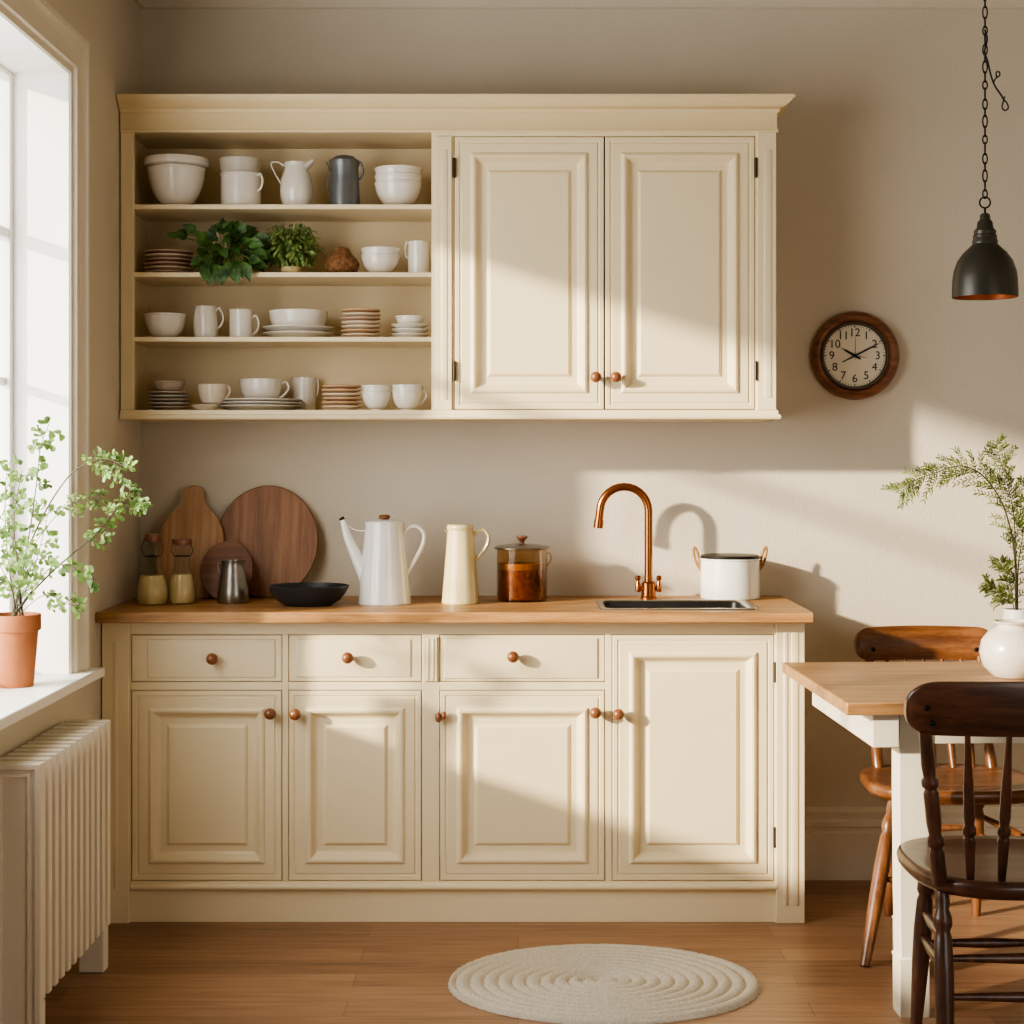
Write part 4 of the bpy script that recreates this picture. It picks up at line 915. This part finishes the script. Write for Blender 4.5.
# ------------------------------------------------------------------ plant on the window sill
y_ = 4.36; s_ = S(y_); pr_ = .068; pc = Vector((-1.293, y_, WZ0)); ph = Z(614, y_)-WZ0
t = thing('potted_fern', 'airy green fern in a terracotta pot on the window sill', 'plant', pc)
MB().lathe([(0,0),(pr_*.70,0),(pr_*.73,.003),(pr_*.90,ph-.042),(pr_*.985,ph-.041),(pr_,ph-.037),(pr_,ph-.002),(pr_*.98,ph),(pr_*.90,ph),(pr_*.88,ph-.02),(0,ph-.02)], (0,0,0), 44).build('pot', M['terra'], t, local=True)
MB().lathe([(0,ph-.012),(pr_*.5,ph-.010),(pr_*.885,ph-.016),(pr_*.885,ph-.019),(0,ph-.019)], (0,0,0), 32).build('soil', M['soil'], t, local=True)
FAN = [(0,.08),(.35,.7),(.7,1.0),(.9,.8),(1,.25)]
def frond(path, y0, dy, n_tw, seed, first=.2, tw_len=.06, lf_size=(.014,.024), r=.0026, round_=.7):
    random.seed(seed)
    root = pc + Vector((random.uniform(-.015,.02), random.uniform(-.02,.02), ph-.016))
    pts = [root] + [P(px, py, y0+dy*(k+1)/len(path)) for k, (px, py) in enumerate(path)]
    for p in pts[1:]:
        if p.x < -1.34: p.x = -1.34
    sp_ = spline(pts, 8); n = len(sp_)
    st = MB(); st.tube(sp_, [r*(1-.7*k/(n-1)) for k in range(n)], 7)
    lf = MB()
    for j in range(n_tw):
        f = first+(1-first)*(j+.7)/n_tw; i = min(n-2, int(f*(n-1))); p = sp_[i]; tg = (sp_[i+1]-sp_[i]).normalized()
        d = (tg*.55 + Vector((tg.z,0,-tg.x))*(1 if j % 2 else -1)*random.uniform(.4,1) + Vector((0,random.uniform(-.8,.8),random.uniform(-.2,.1)))).normalized()
        Lt = tw_len*random.uniform(.4,1.1); m = 4
        tp = [p + d*Lt*k/m - Vector((0,0,.25*Lt*(k/m)**2)) for k in range(m+1)]
        for q_ in tp:
            if q_.x < -1.352: q_.x = -1.352
        st.tube(tp, [.0010-.0005*k/m for k in range(m+1)], 4)
        for k in range(1, m+1):
            for sd in (-1,1):
                if random.random() < .18: continue
                dd = (d*random.uniform(.1,.9) + d.cross(Vector((0,1,0)))*sd*random.uniform(.3,1) + Vector((0,random.uniform(-.6,.6),-.25))).normalized()
                L = random.uniform(*lf_size)
                if tp[k].x + dd.x*L < -1.357: dd.x = abs(dd.x)
                lf.leaf(tp[k], dd, Vector((random.uniform(-.6,.6),-1,random.uniform(.1,1))), L, L*round_*random.uniform(.7,1.1), FAN, .12)
    so = st.build('stem', M['stem'], t); lf.build('leaves', M['fern'], so, recalc=False)
frond([(22,575),(30,530),(37,480),(41,445),(50,422)], 4.36, -.02, 13, 1, .25, .035, (.015,.024), .0026, .8)
frond([(20,575),(34,535),(52,500),(72,473),(92,461),(108,459),(124,466)], 4.36, -.10, 15, 2, .66, .05, (.012,.022), .003, .55)
frond([(30,595),(52,572),(76,551),(97,533),(115,510),(126,499),(138,492)], 4.36, .06, 18, 3, .48, .042, (.012,.023), .0028, .55)
frond([(36,585),(52,567),(72,566),(96,580)], 4.36, -.04, 6, 4, .5, .022, (.014,.022), .0018, .9)
frond([(8,560),(5,500),(8,460)], 4.36, .08, 14, 5, .2, .06, (.012,.021), .0022, .8)
frond([(18,570),(14,520),(22,470)], 4.38, -.14, 14, 6, .2, .06, (.012,.021), .0022, .8)
frond([(30,580),(42,540),(50,505)], 4.36, .10, 11, 7, .3, .045, (.012,.021), .0020, .8)
frond([(25,570),(34,545),(60,512),(82,500),(104,497)], 4.38, .05, 10, 8, .6, .035, (.010,.017), .0016, .55)
frond([(38,598),(52,596),(66,603),(80,606)], 4.34, -.02, 7, 9, .3, .03, (.012,.02), .0014, .8)
frond([(12,590),(-2,560),(-10,520)], 4.30, -.15, 9, 10, .2, .06, (.012,.021), .0018, .8)
frond([(20,590),(30,570),(38,545)], 4.36, -.16, 9, 12, .2, .05, (.012,.021), .0018, .8)

# ------------------------------------------------------------------ radiator
rx0, rx1 = -1.205, -1.088; ry0, ry1 = 3.865, 4.545; rz0, rz1 = .117, .662
t = thing('radiator', 'cream painted column radiator on the left wall below the window sill', 'radiator', ((rx0+rx1)/2, (ry0+ry1)/2, 0))
NS = 12; pitch = (ry1-ry0)/NS
for k in range(NS):
    y = ry0+.016+k*pitch
    m = MB(); m.box(rx0, rx1, y+pitch*.10, y+pitch*.60, rz0, rz1)
    m.build('section', M['rad'], t, bevel=.002)
MB().box(rx0+.012, rx1-.055, ry0+.016, ry1-.02, rz0+.01, rz1-.014).build('core', M['rad'], t)
MB().panel(rx0-.002, rx1+.002, rz0-.10, rz1+.002, ry0+.020, [(0,0),(0,.018),(.002,.020),(.013,.020),(.017,.012),(.021,.012),(.024,.019),(.030,.019),(.033,.012),(.037,.012)]).build('end_panel', M['rad'], t, smooth=20)
MB().box(rx0, rx1-.0, ry0+.0205, ry0+.05, 0, rz0-.002).build('foot', M['rad'], t, bevel=.003)
MB().box(-1.160, rx1-.006, ry1-.055, ry1-.004, 0, rz0+.02).build('foot', M['rad'], t, bevel=.003)

# ------------------------------------------------------------------ rug
rc = Vector((X(604,4.39), 4.39, 0)); RA, RB = .402, .318
m = MB(); NA = 220; rows = []; turns = 11; nr = 132
for i in range(nr+1):
    u = i/nr; row = []
    for k in range(NA):
        a = 2*PI*k/NA
        ph = u*turns - k/NA                   # a spiral of rope
        b = abs(math.sin(PI*ph))**.6
        z = .004 + .011*b + .0018*math.sin(a*turns*u*9 + i*1.7)*b
        rim = 1 if u < .985 else max(0, (1-u)/.015)
        wob = 1 + .004*math.sin(k*1.9)*(u > .93)
        row.append((RA*max(u,.004)*wob*math.cos(a), RB*max(u,.004)*wob*math.sin(a), z*rim+.0008))
    rows.append(row)
rows = [[(x*1.0, y*1.0, .0006) for x, y, z in rows[-1]]][::-1] + rows[::-1]
m.rings(rows)
o = tag(m.build('oval_rug', M['rug'], local=True, smooth=80), 'oval braided cream rope rug on the floor before the sink cabinet', 'rug'); o.location = rc

# ------------------------------------------------------------------ light
sun = bpy.data.lights.new('sun', 'SUN'); sun.energy = 12; sun.angle = math.radians(2.2); sun.color = (1, .86, .66)
so = bpy.data.objects.new('sun', sun); C.objects.link(so)
so.rotation_euler = Vector((1, .62, -.33)).to_track_quat('-Z', 'Y').to_euler(); so.location = (-4, 1, 4)
w = bpy.data.worlds.new('world'); bpy.context.scene.world = w; w.use_nodes = True
bg = w.node_tree.nodes['Background']; bg.inputs['Color'].default_value = (1,.985,.96,1); bg.inputs['Strength'].default_value = 2.0
def area(name, loc, d, sx, sy, e, col):
    a = bpy.data.lights.new(name, 'AREA'); a.shape = 'RECTANGLE'; a.size = sx; a.size_y = sy; a.energy = e; a.color = col
    o = bpy.data.objects.new(name, a); C.objects.link(o); o.location = loc; o.rotation_euler = Vector(d).to_track_quat('-Z','Z').to_euler()
area('window_daylight', (-1.55, 3.58, 1.6), (1,.25,-.12), 1.9, 1.5, 85, (1,.965,.92))
area('room_fill', (2.1, .9, 1.2), (-.62,1,-.06), 1.6, 1.6, 28, (1,.96,.92))

# ------------------------------------------------------------------ camera
cam = bpy.data.cameras.new('camera'); cam.sensor_width = 36; cam.lens = F/1024*36
cam.shift_x = (512-VX)/1024; cam.shift_y = -(512-VY)/1024; cam.clip_start = .05
co = bpy.data.objects.new('camera', cam); C.objects.link(co); co.location = (0,0,HZ); co.rotation_euler = (PI/2,0,0)
bpy.context.scene.camera = co
vs = bpy.context.scene.view_settings; vs.view_transform = 'AgX'; vs.look = 'AgX - Medium High Contrast'; vs.exposure = -.17; vs.gamma = 1
